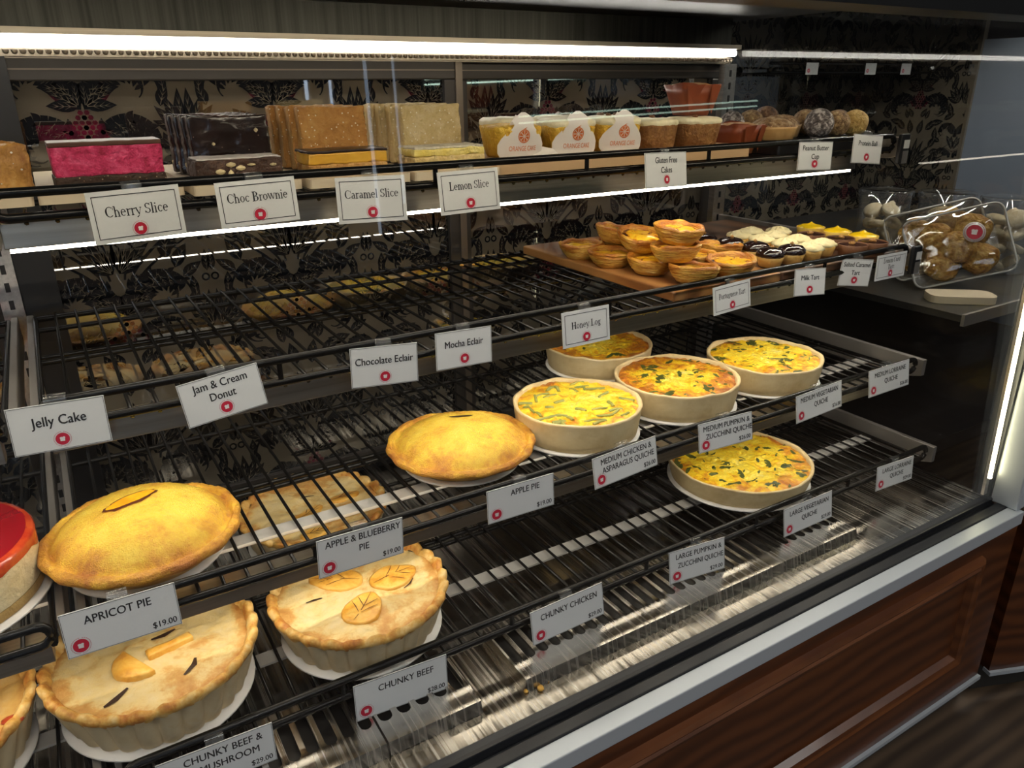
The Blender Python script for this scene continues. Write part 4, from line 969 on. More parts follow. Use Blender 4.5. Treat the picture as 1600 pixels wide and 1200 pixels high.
dome_pie(.023, .826, QZ3, .102, .063, 'big sugared pie with an orange apricot slit, behind the APRICOT PIE tag', (-.006, .008, .029, .0115, R_(14), 'apricot'), 2, 'white round board under the apricot pie')
dome_pie(.427, .843, QZ3, .102, .052, 'sugared golden pie with a narrow dark slit, behind the APPLE PIE tag', (.012, .020, .017, .0034, R_(-22), 'apple'), 9, 'white round board under the apple pie')

def fluted_pie(x, y, z, R, H, label, seed, decor, board_label, n=26, lid='pie_lid', rim='pie_rim', rot=0, bits=0):
    board(x, y, z, R*.92, board_label)
    t = thing('pie', label, 'pie', (x, y, z+BT), rot, 'savoury pies')
    def wall(th, i, r, zz):
        a = [.25, .45, .7, .95, 1.0][min(i, 4)]
        return r + .0115*a*(abs(math.sin(th*n/2))**.6)-.0075*a, zz + (.0025*abs(math.sin(th*n/2)) if i >= 3 else 0)
    b = MB(); b.lathe([(R*.80, 0), (R*.835, .003), (R*.88, H*.35), (R*.93, H*.7), (R*.975, H*.92)], 312, fn=wall, cap0=True); b.build('fluted_wall', 'pie_wall', t)
    def rimf(th, i, r, zz):
        c = abs(math.sin(th*n/2)); k = nz(math.cos(th)*2.5, math.sin(th)*2.5, seed)
        return r + .0034*c*(1 if i < 3 else .6) + .0016*k, zz + .0042*c*(1 if i > 0 else .4) + .0022*k + .0030*nz(math.cos(th)*14, math.sin(th)*14, seed+i*.3)
    b = MB(); b.lathe([(R*.962, H*.88), (R*.988, H*.95), (R*.985, H*1.03), (R*.955, H*1.075), (R*.920, H*1.04), (R*.895, H*.97), (R*.88, H*.92)], 260, fn=rimf); b.build('crimped_rim', rim, t)
    def surf(xx, yy):
        r = math.hypot(xx, yy)/R
        return H*(.955+.05*max(0, 1-r*r)) + nz(xx, yy, seed, 24)*.0050 + nz(xx, yy, seed+4, 70)*.0018
    def lidf(th, i, r, zz): return r, surf(r*math.cos(th), r*math.sin(th))
    b = MB(); dense(b, [(R*.905*(1-k/15)+.0004, 0) for k in range(16)], 200, 2, lidf, lambda x, y, z: (0, .0009*nz(x, y, seed, 130)+.0004*nz(x, y, seed, 330))); b.build('pastry_lid', lid, t)
    def on(shape, th=.0035, nm='pastry_leaf', m='leaf_pastry'):
        k = len(shape); b = MB(); cx, cy = sum(p[0] for p in shape)/k, sum(p[1] for p in shape)/k
        ins = [(cx+(px-cx)*.90, cy+(py-cy)*.90) for px, py in shape]
        vs = [(px, py, surf(px, py)-.001) for px, py in shape] + [(px, py, surf(px, py)+th*.8) for px, py in shape] + [(px, py, surf(px, py)+th) for px, py in ins] + [(cx, cy, surf(cx, cy)+th*1.25)]
        b.add(vs, [(i, (i+1) % k, k+(i+1) % k, k+i) for i in range(k)] + [(k+i, k+(i+1) % k, 2*k+(i+1) % k, 2*k+i) for i in range(k)] + [(2*k+i, 2*k+(i+1) % k, 3*k) for i in range(k)], 0, True)
        return b.build(nm, m, t)
    def line(pts, w, nm, m, lift):
        b = MB(); vs = []
        for i, (px, py) in enumerate(pts):
            q = pts[min(i+1, len(pts)-1)]; p0 = pts[max(i-1, 0)]; dx, dy = q[0]-p0[0], q[1]-p0[1]; L = math.hypot(dx, dy) or 1
            ww = w*math.sin(PI*(i+.35)/(len(pts)-.3)); vs += [(px-dy/L*ww, py+dx/L*ww, surf(px, py)+lift), (px+dy/L*ww, py-dx/L*ww, surf(px, py)+lift)]
        b.add(vs, [(2*i, 2*i+1, 2*i+3, 2*i+2) for i in range(len(pts)-1)]); return b.build(nm, m, t)
    def leaf(cx, cy, a, L, W):
        sh = []
        for i in range(24):
            q = 2*PI*i/24; px = L*math.cos(q); py = W*math.sin(q)*(1-.18*math.cos(q))
            sh.append((cx+px*math.cos(a)-py*math.sin(a), cy+px*math.sin(a)+py*math.cos(a)))
        o = on(sh)
        def P(u, v): return (cx+u*math.cos(a)-v*math.sin(a), cy+u*math.sin(a)+v*math.cos(a))
        for seg in ([(-.9*L, 0), (-.3*L, .0), (.3*L, 0), (.9*L, 0)], [(-.35*L, 0), (0, .4*W), (.25*L, .75*W)], [(-.35*L, 0), (0, -.4*W), (.25*L, -.75*W)], [(.1*L, 0), (.35*L, .3*W), (.55*L, .55*W)], [(.1*L, 0), (.35*L, -.3*W), (.55*L, -.55*W)]):
            v = line([P(*p) for p in seg], .0006, 'vein', 'burnt', .0048); v.parent = o
    rnd = random.Random(seed)
    for d in decor:
        if d[0] == 'leaf': leaf(*d[1:])
        elif d[0] == 'slit': line(d[1], d[2], 'steam_slit', 'dark_fill', .0012)
        elif d[0] == 'half':
            cx, cy, r, a = d[1:]
            on([(cx+r*math.cos(a+PI*i/12), cy+r*math.sin(a+PI*i/12)*1.0) for i in range(13)], .007, 'pastry_mushroom_cap')
        elif d[0] == 'bar':
            cx, cy, L, W, a = d[1:]; ca, sa = math.cos(a), math.sin(a)
            on([(cx+px*ca-py*sa, cy+px*sa+py*ca) for px, py in ((-L, -W), (-L*.3, -W), (L*.3, -W), (L, -W), (L, W), (L*.3, W), (-L*.3, W), (-L, W))], .0065, 'pastry_mushroom_stalk')
    for k in range(bits):
        a, r = rnd.uniform(0, 6.28), R*rnd.uniform(.2, .95); cx, cy = r*math.cos(a), r*math.sin(a); L = rnd.uniform(.004, .011)
        on([(cx+L*math.cos(2*PI*i/9)*(1+.4*nz(i, k, seed)), cy+L*.7*math.sin(2*PI*i/9)) for i in range(9)], .0025, 'tomato_piece', 'tomato')
    return t
fluted_pie(.241, .770, QZ4, .109, .052, 'golden pie with three pastry leaves, behind the CHUNKY BEEF tag', 5,
    [('leaf', -.025, .026, R_(160), .034, .021), ('leaf', .045, .008, R_(22), .033, .022), ('leaf', -.004, -.044, R_(55), .028, .023), ('slit', [(-.066, -.006), (-.056, -.004), (-.046, -.004)], .0016), ('slit', [(.052, -.018), (.062, -.010), (.068, -.002)], .0012)],
    'white round board under the pie with pastry leaves', rot=R_(-10))
fluted_pie(.006, .785, QZ4, .110, .056, 'pale pie with a pastry mushroom and dark slits, behind the CHUNKY BEEF & MUSHROOM tag', 11,
    [('half', -.016, -.022, .027, R_(118)), ('bar', .016, -.012, .024, .0055, R_(12)), ('slit', [(.000, .014), (.013, .016), (.026, .022)], .0034), ('slit', [(-.055, -.066), (-.043, -.062), (-.031, -.054)], .0036), ('slit', [(.022, -.064), (.034, -.054), (.037, -.042)], .0032)],
    'white round board under the pie with a pastry mushroom', rot=R_(0))
fluted_pie(.255, 1.000, QZ4, .108, .048, 'pale fluted pie at the back of the bottom rack, behind the pie with leaves', 17,
    [('leaf', -.012, -.02, R_(30), .026, .014), ('leaf', .048, .0, R_(10), .026, .013), ('slit', [(-.01, .03), (.0, .032), (.012, .034)], .0015), ('leaf', -.02, -.07, R_(10), .022, .012)],
    'white round board under the pie at the back of the bottom rack')
fluted_pie(-.212, .792, QZ4, .105, .056, 'golden pie with red tomato pieces at the bottom left edge', 23, [], 'white round board under the pie with tomato pieces', lid='pie_lid_dark', bits=16)

def cheesecake(x, y, z, R, H):
    board(x, y, z, R*1.08, 'white round board under the red glazed cheesecake')
    t = thing('cheesecake', 'cheesecake with glossy red jelly glaze dripping down its side, at the left edge', 'cake', (x, y, z+BT))
    w = lambda th, i, r, zz: (r*(1+.006*nz(math.cos(th)*4, math.sin(th)*4, zz*60)), zz)
    b = MB(); b.lathe([(R-.002, 0), (R, .002), (R, .012)], 64, fn=w, cap0=True); b.build('biscuit_base', 'cheese_base', t)
    b = MB(); b.lathe([(R-.0005, .012), (R, H*.5), (R-.001, H*.96)], 64, fn=w); b.build('cream_filling', 'cheesecake', t)
    def drip(th, i, r, zz):
        d = (.004+.016*max(0, nz(math.cos(th)*2.6+3, math.sin(th)*2.6, 1))) if i == 0 else 0
        return r, zz - d
    b = MB(); b.lathe([(R+.0008, H*.90), (R+.0012, H*.97), (R-.001, H*1.02), (R-.006, H*1.035)], 64, fn=drip); b.build('dripping_glaze', 'jelly_side', t)
    b = MB(); b.lathe([(R-.005, H*1.033), (R*.7, H*1.03), (R*.35, H*1.032), (.0005, H*1.03)], 64, fn=lambda th, i, r, zz: (r, zz+.0012*nz(r*math.cos(th), r*math.sin(th), 4, 50))); b.build('jelly_top', 'jelly', t)
cheesecake(-.176, .845, QZ3, .100, .058)

# ------------------------------------------------------------------ top rack: slices standing and lying on paper-lined boards
ZT = S1+.0016
def tray(x0, x1, y0, y1, label, m='paper', h=.0102, name='cake_board', z=ZT):
    b = MB(); b.prism(rounded(x1-x0, y1-y0, .004, 3), 0, h); o = b.build(name, m); o.location = ((x0+x1)/2, (y0+y1)/2, z)
    return tag(o, label, 'board', 'boards on the top rack')
tray(-.004, .133, .898, 1.17, 'cream paper-lined board under the pink cherry slice')
tray(.139, .256, .878, 1.17, 'cream paper-lined board under the dark brownies')
tray(.262, .386, .868, 1.17, 'cream paper-lined board under the caramel slices')
tray(.392, .516, .868, 1.17, 'cream paper-lined board under the lemon slices')
tray(-.20, -.008, .895, 1.12, 'cream paper-lined board at the far left under the flaky pastries')
Z9 = ZT+.0106

def cherry_slice():
    t = thing('cherry_slice', 'pink cherry slice with chocolate top and dark base, lying on its own', 'slice', (.067, .945, Z9), R_(1), 'cherry slices')
    w, d = .106, .048
    b = MB(); slab(b, w, d, .013, 0, 0, 16, 8, 4, .0008, 1, .0015); b.build('biscuit_base', 'choc_base', t)
    b = MB(); slab(b, w-.001, d-.001, .030, 0, 0, 18, 9, 6, .0009, 2, .002); o = b.build('cherry_filling', 'cherry', t); o.location.z = .0125
    b = MB(); slab(b, w+.0005, d, .005, 0, 0, 16, 8, 2, .0004, 3, .001); o = b.build('chocolate_top', 'choc_top', t); o.location.z = .042
cherry_slice()

def lying(name, label, x, y, w, d, layers, group, rz=0):
    t = thing(name, label, 'slice', (x, y, Z9), rz, group); z = 0
    for i, (nm, m, h, dw) in enumerate(layers):
        b = MB(); slab(b, w+dw, d+dw, h, 0, 0, 14, 8, 5, .0007 if h < .006 else .0011, i+3, min(.002, h*.3)); o = b.build(nm, m, t); o.location.z = z; z += h-.0004
    return t
def standing(name, x0, x1, h, y0, pitch, n, m_face, m_side, group, labels, lean=3, th=.020, xstep=-.004, extra=None):
    """a row of square slices stood on edge, one behind the other, all leaning a little"""
    first = None; w = x1-x0
    for k in range(n):
        if first is None:
            t = thing(name, labels[k], 'slice', (0, 0, 0), 0, group); first = t
            b = MB(); slab(b, w, th, h, 0, 0, 16, 8, 10, .0011, 5, .002, mi_fn=lambda c: 1 if c.y < -th/2+.0014 else 0); b.build('slice', [m_side, m_face], t)
            if extra: extra(t, w, th, h)
        else: t = dup(first, (0, 0, 0), 0, labels[k])
        t.location = ((x0+x1)/2+xstep*k, y0+th/2+pitch*k, Z9+.0012+.0004*k); t.rotation_euler = (R_(-lean-.4*(k % 2)), 0, R_((-1, 1.2, -.6, .8)[k % 4]))
    return first
def brownie_chips(t, w, th, h):
    rnd = random.Random(4)
    for k in range(5):
        b = MB(); x, z = rnd.uniform(-w*.4, w*.4), rnd.uniform(h*.1, h*.9); r = rnd.uniform(.0015, .003)
        b.lathe([(.0003, -r), (r, -r*.3), (r, r*.3), (.0003, r)], 8); o = b.build('nut_chip', 'nut', t); o.location = (x if k > 1 else -w/2+.001, -th/2-.0005 if k > 1 else 0, z)
standing('brownie_slice', .157, .246, .066, .960, .0215, 4, 'brownie_face', 'brownie_side', 'standing brownies',
    ['dark brownie standing on edge, frontmost of its row', 'dark brownie standing on edge, second of its row from the front', 'dark brownie standing on edge, third of its row from the front', 'dark brownie standing on edge, last of its row by the back'], extra=brownie_chips)
t = lying('brownie_slice', 'dark brownie with pale nuts in its cut face, lying in front of the standing ones', .195, .925, .094, .050, [('brownie', 'brownie_side', .024, 0), ('white_bloom', 'brownie_sugar', .0016, -.003)], 'lying slices')
for x, z, a, c in ((-.022, .011, .0055, .0035), (-.010, .018, .0055, .003), (-.011, .007, .0035, .006), (.000, .014, .0055, .0032), (.012, .017, .005, .0016), (.036, .016, .004, .002)):
    b = MB(); b.lathe([(.0003, -1), (.8, -.5), (1, 0), (.8, .5), (.0003, 1)], 10); o = b.build('nut', 'nut', t); o.scale = (a, .003, c); o.location = (x, -.0250, z)
standing('caramel_slice', .284, .369, .073, .958, .0205, 4, 'caramel_face', 'caramel_side', 'standing caramel slices',
    ['caramel slice with coconut-flecked face standing on edge, frontmost of its row', 'caramel slice standing on edge, second of its row from the front', 'caramel slice standing on edge, third of its row from the front', 'caramel slice standing on edge, last of its row by the back'], xstep=-.006)
lying('caramel_slice', 'caramel slice with a dark chocolate sheet on top, lying in front of the standing ones', .319, .919, .098, .050, [('biscuit_base', 'caramel_side', .013, 0), ('caramel', 'caramel_fill', .013, -.001), ('chocolate_top', 'caramel_choc', .003, .0004)], 'lying slices')
standing('lemon_slice', .421, .506, .073, .962, .0205, 4, 'lemon_face', 'lemon_side', 'standing lemon slices',
    ['pale lemon slice with coconut face standing on edge, frontmost of its row', 'pale lemon slice standing on edge, second of its row from the front', 'pale lemon slice standing on edge, third of its row from the front', 'pale lemon slice standing on edge, last of its row by the back'], xstep=-.007)
lying('lemon_slice', 'lemon slice with pale yellow icing and coconut, lying in front of the standing ones', .454, .921, .102, .052, [('biscuit_base', 'lemon_side', .015, 0), ('lemon_icing', 'lemon_icing', .009, -.002), ('coconut', 'coconut', .003, -.004)], 'lying slices')
# flaky pastry at the far left edge
t = thing('vanilla_slice', 'tall flaky golden pastry slice cut by the left edge of the top rack', 'slice', (-.049, .93, Z9), R_(8), 'flaky pastries')
b = MB(); slab(b, .085, .045, .046, 0, 0, 12, 10, 8, .002, 8, .003); b.build('flaky_pastry', 'pale_pastry', t)
t2 = dup(t, (-.056, .985, Z9), R_(-6), 'tall flaky golden pastry slice at the left edge, behind the first one')

# ------------------------------------------------------------------ top rack: orange cakes, carrot cakes, muffins
tray(.506, .970, .868, 1.09, 'pale wooden board under the orange and carrot cakes', 'pale_board', .0175, 'serving_board')
ZB = ZT+.0178
def sq(n=48, p=3.2):
    return lambda th: 1/((abs(math.cos(th))**p+abs(math.sin(th))**p)**(1/p))
SQ = sq()
def cake(name, label, x, y, rb, rt, h, m, group, rz=0, top=None, topm=None, wrap=False, pec=0, seed=0):
    t = thing(name, label, 'cake', (x, y, ZB), rz, group)
    def fn(th, i, r, zz):
        k = SQ(th)*.93; rr = r*k*(1+.02*nz(math.cos(th)*3, math.sin(th)*3, seed+zz*60)); return rr, zz+.0012*nz(rr*math.cos(th), rr*math.sin(th), seed, 70)
    b = MB(); b.lathe([(rb*.93, 0), (rb, .003), (rb+(rt-rb)*.5, h*.5), (rt, h*.85), (rt*.98, h*.95), (rt*.9, h), (rt*.5, h*1.05), (.0005, h*1.07)], 56, fn=fn, cap0=True); b.build('cake_crumb', m, t)
    if topm:
        def fi(th, i, r, zz):
            k = SQ(th)*.93; return r*k*(1+.035*nz(math.cos(th)*5, math.sin(th)*5, seed+1)), zz+.002*nz(r*math.cos(th), r*math.sin(th), seed, 60)-(.003*max(0, nz(math.cos(th)*4, math.sin(th)*4, seed)) if i == 0 else 0)
        b = MB(); b.lathe([(rt*.97, h*.90), (rt*1.02, h*.97), (rt*1.0, h*1.09), (rt*.88, h*1.16), (rt*.5, h*1.18), (.0005, h*1.18)], 48, fn=fi); b.build('icing', topm, t)
    rnd = random.Random(seed)
    for k in range(pec):
        b = MB(); b.lathe([(.0003, -.0028), (.0040, -.002), (.0052, 0), (.0035, .0024), (.0003, .003)], 9, fn=lambda th, i, r, zz: (r*(1+.3*nz(math.cos(th)*2, math.sin(th)*2, k)), zz))
        o = b.build('pecan', 'pecan', t); o.location = (rnd.uniform(-.5, .5)*rt, rnd.uniform(-.5, .5)*rt, h*1.2); o.rotation_euler = (rnd.uniform(-.4, .4), 0, rnd.uniform(0, 6))
    if wrap:
        # wax paper band: wide skirt, narrow neck, pointed peak above the cake; curved round the front of the cake
        prof = [(.0300, 0), (.0335, .006), (.0340, .016), (.0300, .024), (.0235, .031), (.0165, .037), (.0140, .042), (.0165, .046), (.0120, .051), (.0030, .0565)]
        b = MB(); nn = 10; rows = []
        def pt(u, hw, z, off=0):
            xx = u*hw; yy = -(rb+(rt-rb)*min(1, z/h)) * .965 - .0012 + off + .35*xx*xx/.04 + max(0, z-.040)*.25
            return (xx, yy, z+.0006)
        vs = [pt(-1+2*i/nn, hw, z) for hw, z in prof for i in range(nn+1)]
        b.add(vs, [(r*(nn+1)+i, r*(nn+1)+i+1, (r+1)*(nn+1)+i+1, (r+1)*(nn+1)+i) for r in range(len(prof)-1) for i in range(nn)], 0, True)
        # second, rear peak of the paper
        vs = [(sx*.012-.004, -rt*.55-.002, z+.0006) for sx, z in ((-1, h*.98), (1, h*.98), (.35, .050), (-.1, .0535))]; b.add(vs, [(0, 1, 2, 3)])
        o = b.build('paper_wrap', 'wrap', t)
        b = MB(); cz = .0270; r = .0086
        def P(px, pz): return pt(px/.034, .034, pz, -.0006)
        n = 28
        def ringp(r0, r1):
            v = []; 
            for i in range(n): a = 2*PI*i/n; v += [P(r0*math.cos(a), cz+r0*math.sin(a)), P(r1*math.cos(a), cz+r1*math.sin(a))]
            b.add(v, [(2*i, 2*i+1, (2*i+3) % (2*n), (2*i+2) % (2*n)) for i in range(n)])
        ringp(r*.86, r)
        for k in range(8):
            a0, a1 = R_(45*k+5), R_(45*k+40); am = (a0+a1)/2
            q = [P(r*.14*math.cos(am), cz+r*.14*math.sin(am))] + [P(r*.80*math.cos(a0+(a1-a0)*j/4), cz+r*.80*math.sin(a0+(a1-a0)*j/4)) for j in range(5)]
            b.add(q, [tuple(range(6))])
        b.add([P(-.002, cz+r+.0005), P(.001, cz+r+.0003), P(.004, cz+r+.0028)], [(0, 1, 2)])
        vs, fs, w = sans('ORANGE CAKE'); k = .040/w
        b.add([P(-.020+vx*k, .0085+vy*.0062) for vx, vy in vs], fs)
        pr = b.build('print', 'orange_ink', None); pr.parent = o
    return t
og = 'orange cakes'
cake('orange_cake', 'orange cake in printed white wax paper, at the left end of the wooden board', .558, .918, .034, .040, .040, 'orange_cake', og, R_(-4), wrap=True, topm=None, seed=1)
cake('orange_cake', 'orange cake in printed white wax paper, second wrapped one from the left', .646, .915, .034, .040, .040, 'orange_cake', og, R_(-8), wrap=True, topm='cream_icing', seed=2)
cake('orange_cake', 'orange cake in printed white wax paper, beside the first brown carrot cake', .7285, .915, .034, .039, .040, 'orange_cake', og, R_(-10), wrap=True, topm='cream_icing', seed=3)
cake('orange_cake', 'bare orange cake behind the gap between the first two paper wraps', .604, 1.000, .035, .041, .040, 'orange_cake', og, R_(4), topm='cream_icing', seed=4)
cake('orange_cake', 'bare iced orange cake with pecans, at the back behind the second and third paper wraps', .700, 1.005, .035, .041, .040, 'orange_cake', og, R_(4), topm='cream_icing', pec=4, seed=5)
cg = 'carrot cakes'
cake('carrot_cake', 'brown carrot cake with cream icing, next to the wrapped orange cakes', .8065, .918, .033, .0365, .036, 'carrot_cake', cg, R_(3), topm='cream_icing', seed=6, pec=1)
cake('carrot_cake', 'brown carrot cake with cream icing, below the upper rust-brown muffin', .889, .918, .036, .042, .036, 'carrot_cake', cg, R_(-3), topm='cream_icing', seed=7, pec=1)
cake('carrot_cake', 'iced carrot cake with pecans at the back of the board', .800, 1.005, .034, .040, .038, 'carrot_cake', cg, R_(3), topm='cream_icing', seed=8, pec=4)
# a loose strip of printed wax paper lying on the board
b = MB(); b.add([(-.03, -.004, .001), (.032, -.006, .0012), (.036, .006, .003), (-.026, .008, .015)] + [(-.03, -.0034, .0014), (.032, -.0054, .0016), (.036, .0066, .0034), (-.026, .0086, .0154)], [(0, 1, 2, 3), (4, 7, 6, 5), (0, 4, 5, 1), (2, 6, 7, 3), (0, 3, 7, 4), (1, 5, 6, 2)])
o = b.build('wax_paper_strip', 'wrap'); o.location = (.603, .887, ZB); tag(o, 'loose strip of white wax paper lying between the first two wrapped cakes', 'paper')

def tulip(label, x, y, z, s=1.0, rz=0):
    t = thing('muffin', label, 'muffin', (x, y, z), rz, 'muffins in rust-brown paper')
    def fn(th, i, r, zz):
        k = 1/((abs(math.cos(th))**4+abs(math.sin(th))**4)**.25)*.92
        if i >= 3: zz += .004*max(0, math.sin(2*th)-.55)*2*(1 if i == 3 else .4)*s + .002*nz(math.cos(th)*3, math.sin(th)*3, x*50)
        return r*k, zz
    b = MB(); b.lathe([(.026*s, 0), (.030*s, .012*s), (.036*s, .030*s), (.0425*s, .046*s), (.0415*s, .0455*s), (.035*s, .030*s)], 64, fn=fn, cap0=True)
    for sx in (-1, 1):                               # folded paper pleats on the front
        b.add([(sx*.020*s, -.031*s, .002), (sx*.030*s, -.0385*s, .044*s), (sx*.006*s+.006, -.0405*s, .046*s), (sx*.014*s, -.0325*s, .018*s)], [(0, 1, 2, 3)])
    b.build('paper_case', 'tulip_paper', t)
    b = MB(); b.lathe([(.0385*s, .040*s), (.036*s, .045*s), (.022*s, .048*s), (.0005, .049*s)], 40, fn=lambda th, i, r, zz: (r*.93, zz+.002*nz(r*math.cos(th), r*math.sin(th), x*9, 70))); b.build('muffin_top', 'muffin', t)
tulip('muffin in rust-brown paper on the board, right of the carrot cakes', .996, .925, ZT+.0002, .98, R_(8))
tulip('muffin in rust-brown paper stacked on top of the carrot cakes', .900, .935, ZB+.0440, .97, R_(-14))

# ------------------------------------------------------------------ top rack: peanut butter cups and protein balls
tray(1.022, 1.275, .856, 1.06, 'dark board under the peanut butter cups and protein balls', 'black', .019, 'serving_board')
ZC = ZT+.0193
def cup(label, x, y, r):
    t = thing('peanut_butter_cup', label, 'tart', (x, y, ZC), 0, 'peanut butter cups')
    b = MB(); b.lathe([(r*.80, 0), (r*.86, .002), (r*.97, .018), (r, .0215), (r*.96, .0215), (r*.93, .018)], 48, cap0=True, fn=lambda th, i, rr, zz: (rr, zz+.0008*nz(th*3, x*20, i))); b.build('cup', 'peanut_cup', t)
    b = MB(); b.lathe([(r*.95, .018), (r*.86, .026), (r*.6, .033), (r*.3, .036), (.0005, .037)], 48, fn=lambda th, i, rr, zz: (rr*(1+.08*nz(math.cos(th)*5, math.sin(th)*5, i+x*30)), zz+.004*nz(rr*math.cos(th), rr*math.sin(th), x*9, 90))); b.build('nut_topping', 'nut_mix', t)
cup('tan peanut butter cup, front left of the two beside the brown muffin', 1.063, .908, .0395)
cup('tan peanut butter cup partly hidden between its neighbour and the protein balls', 1.128, .943, .032)
def ball_mesh(m, seed, r=.024):
    b = MB(); b.lathe([(max(.0004, r*math.sin(PI*k/14)), -r*math.cos(PI*k/14)) for k in range(15)], 30, fn=lambda th, i, rr, zz: (rr*(1+.07*nz(rr*math.cos(th)*70, rr*math.sin(th)*70, seed+zz*70)), zz*(1+.04*nz(th, zz*60, seed))))
    return b
for nm, m, lab, x, y, z, r in (('white', 'ball_white', 'protein ball dusted white over dark, front left beside the tan cups', 1.152, .887, 0, .0245), ('nut', 'ball_nut', 'nut-coated protein ball in front, between the white-dusted and the golden one', 1.201, .889, 0, .0225),
        ('gold', 'ball_gold', 'golden protein ball in front above the Protein Ball tag', 1.245, .884, 0, .0225), ('brown', 'ball_brown', 'dark brown protein ball at the right end behind the golden one', 1.258, .928, 0, .022),
        ('nut', 'ball_nut', 'nut-coated protein ball in the middle of the second row', 1.178, .936, 0, .023), ('white', 'ball_white', 'white-dusted protein ball in the second row, behind the nut-coated front one', 1.220, .966, 0, .022), ('nut', 'ball_nut', 'nut-coated protein ball behind the two tan cups', 1.100, .990, 0, .023), ('brown', 'ball_brown', 'dark brown protein ball at the back behind the tan cups', 1.150, 1.000, .004, .0235), ('white', 'ball_white', 'white-dusted protein ball at the back left behind the larger tan cup', 1.048, .985, 0, .0225)):
    o = ball_mesh(m, x*40, r).build('protein_ball', m); o.location = (x, y, ZC+r*.97+z); tag(o, lab, 'protein ball', 'protein balls')

# ------------------------------------------------------------------ second rack: tarts on wooden boards
ZS2 = S2+.0016
b = MB(); b.prism(rounded(.226, .410, .006, 4), 0, .0140); o = b.build('serving_board', 'acacia', bevel=.002); o.location = (.857, .983, ZS2); tag(o, 'striped acacia board with bare left edge under the Portuguese tarts', 'board', 'boards on the second rack')
b = MB(); b.prism(rounded(.308, .410, .006, 4), 0, .0136); o = b.build('serving_board', 'dark_board', bevel=.002); o.location = (1.1265, .985, ZS2); tag(o, 'darker wooden board under the small chocolate, cream and lemon tarts', 'board', 'boards on the second rack')
ZW = ZS2+.0143
def pt_tart(label, seed):
    t = thing('portuguese_tart', label, 'tart', (0, 0, 0), 0, 'Portuguese tarts')
    def fn(th, i, r, zz):
        k = nz(math.cos(th)*1.8, math.sin(th)*1.8, seed); k2 = nz(math.cos(th)*5, math.sin(th)*5, seed+2)
        f = F[i]
        return r*(1+.05*f*k+.025*f*k2)+(.0006*nz(th*1.2, i*3.1, seed) if 1 < i < 12 else 0), zz+f*(.0034*k+.0018*k2)+(.0008*nz(math.cos(th)*3, math.sin(th)*3, i*5.0) if i < 12 else 0)
    prof = [(.024, 0, 0), (.0262, .003, .2)] + [(.0268+.0105*((j+1)/9)**.85+(.0007 if j % 2 else -.0006), .005+.0017*j, .3+.07*j) for j in range(9)] + [(.0385, .0215, 1), (.0388, .0240, 1), (.0362, .0262, 1), (.0318, .0235, .6), (.0300, .0185, .2)]
    F = [q[2] for q in prof]
    b = MB(); b.lathe([q[:2] for q in prof], 60, fn=fn, cap0=True); b.build('flaky_shell', 'tart_pastry', t)
    b = MB(); b.lathe([(.0330, .0195), (.026, .0212), (.014, .0226), (.0005, .0230)], 44, fn=lambda th, i, r, zz: (r, zz+.0018*nz(r*math.cos(th), r*math.sin(th), seed, 60))); b.build('custard', 'custard', t)
    return t
PT = [pt_tart('x', 3), pt_tart('x', 12), pt_tart('x', 27)]
SP = [(.776, 1.046, 0, 0, 0, 'lowest at the left end by the bare board'), (.778, .966, 0, 0, 0, 'half hidden under a leaning one at the left'), (.795, .889, 0, -2, 0, 'behind and left of the frontmost one'),
      (.807, .808, 0, -4, 3, 'frontmost, above the Portuguese Tart tag'), (.891, .812, 0, -3, -3, 'front right beside the small chocolate tarts'), (.953, .898, .002, 3, -5, 'at the back right above the chocolate tarts'),
      (.822, 1.012, .0255, -6, 8, 'on the upper layer at the back left'), (.808, .934, .0300, 8, -9, 'leaning on the upper layer left of the stack'), (.802, .842, .0266, 3, 2, 'middle one of the tallest stack'), (.811, .850, .0522, -3, 4, 'on top of the tallest stack'),
      (.875, .880, 0, 0, 0, 'hidden in the lower layer behind the stack'), (.865, .960, 0, 0, 0, 'hidden in the lower layer at the middle'), (.858, 1.040, 0, 0, 0, 'in the lower layer farthest back')]
for k, (x, y, dz, rx, ry, where) in enumerate(SP):
    src = PT[k % 3]; lab = 'scorched Portuguese tart, %s' % where
    if k < 3: t = src; t['label'] = lab
    else: t = dup(src, (0, 0, 0), 0, lab)
    t.location = (x, y, ZW+dz+(.0012 if rx or ry else 0)); t.rotation_euler = (R_(rx), R_(ry), k*1.9)

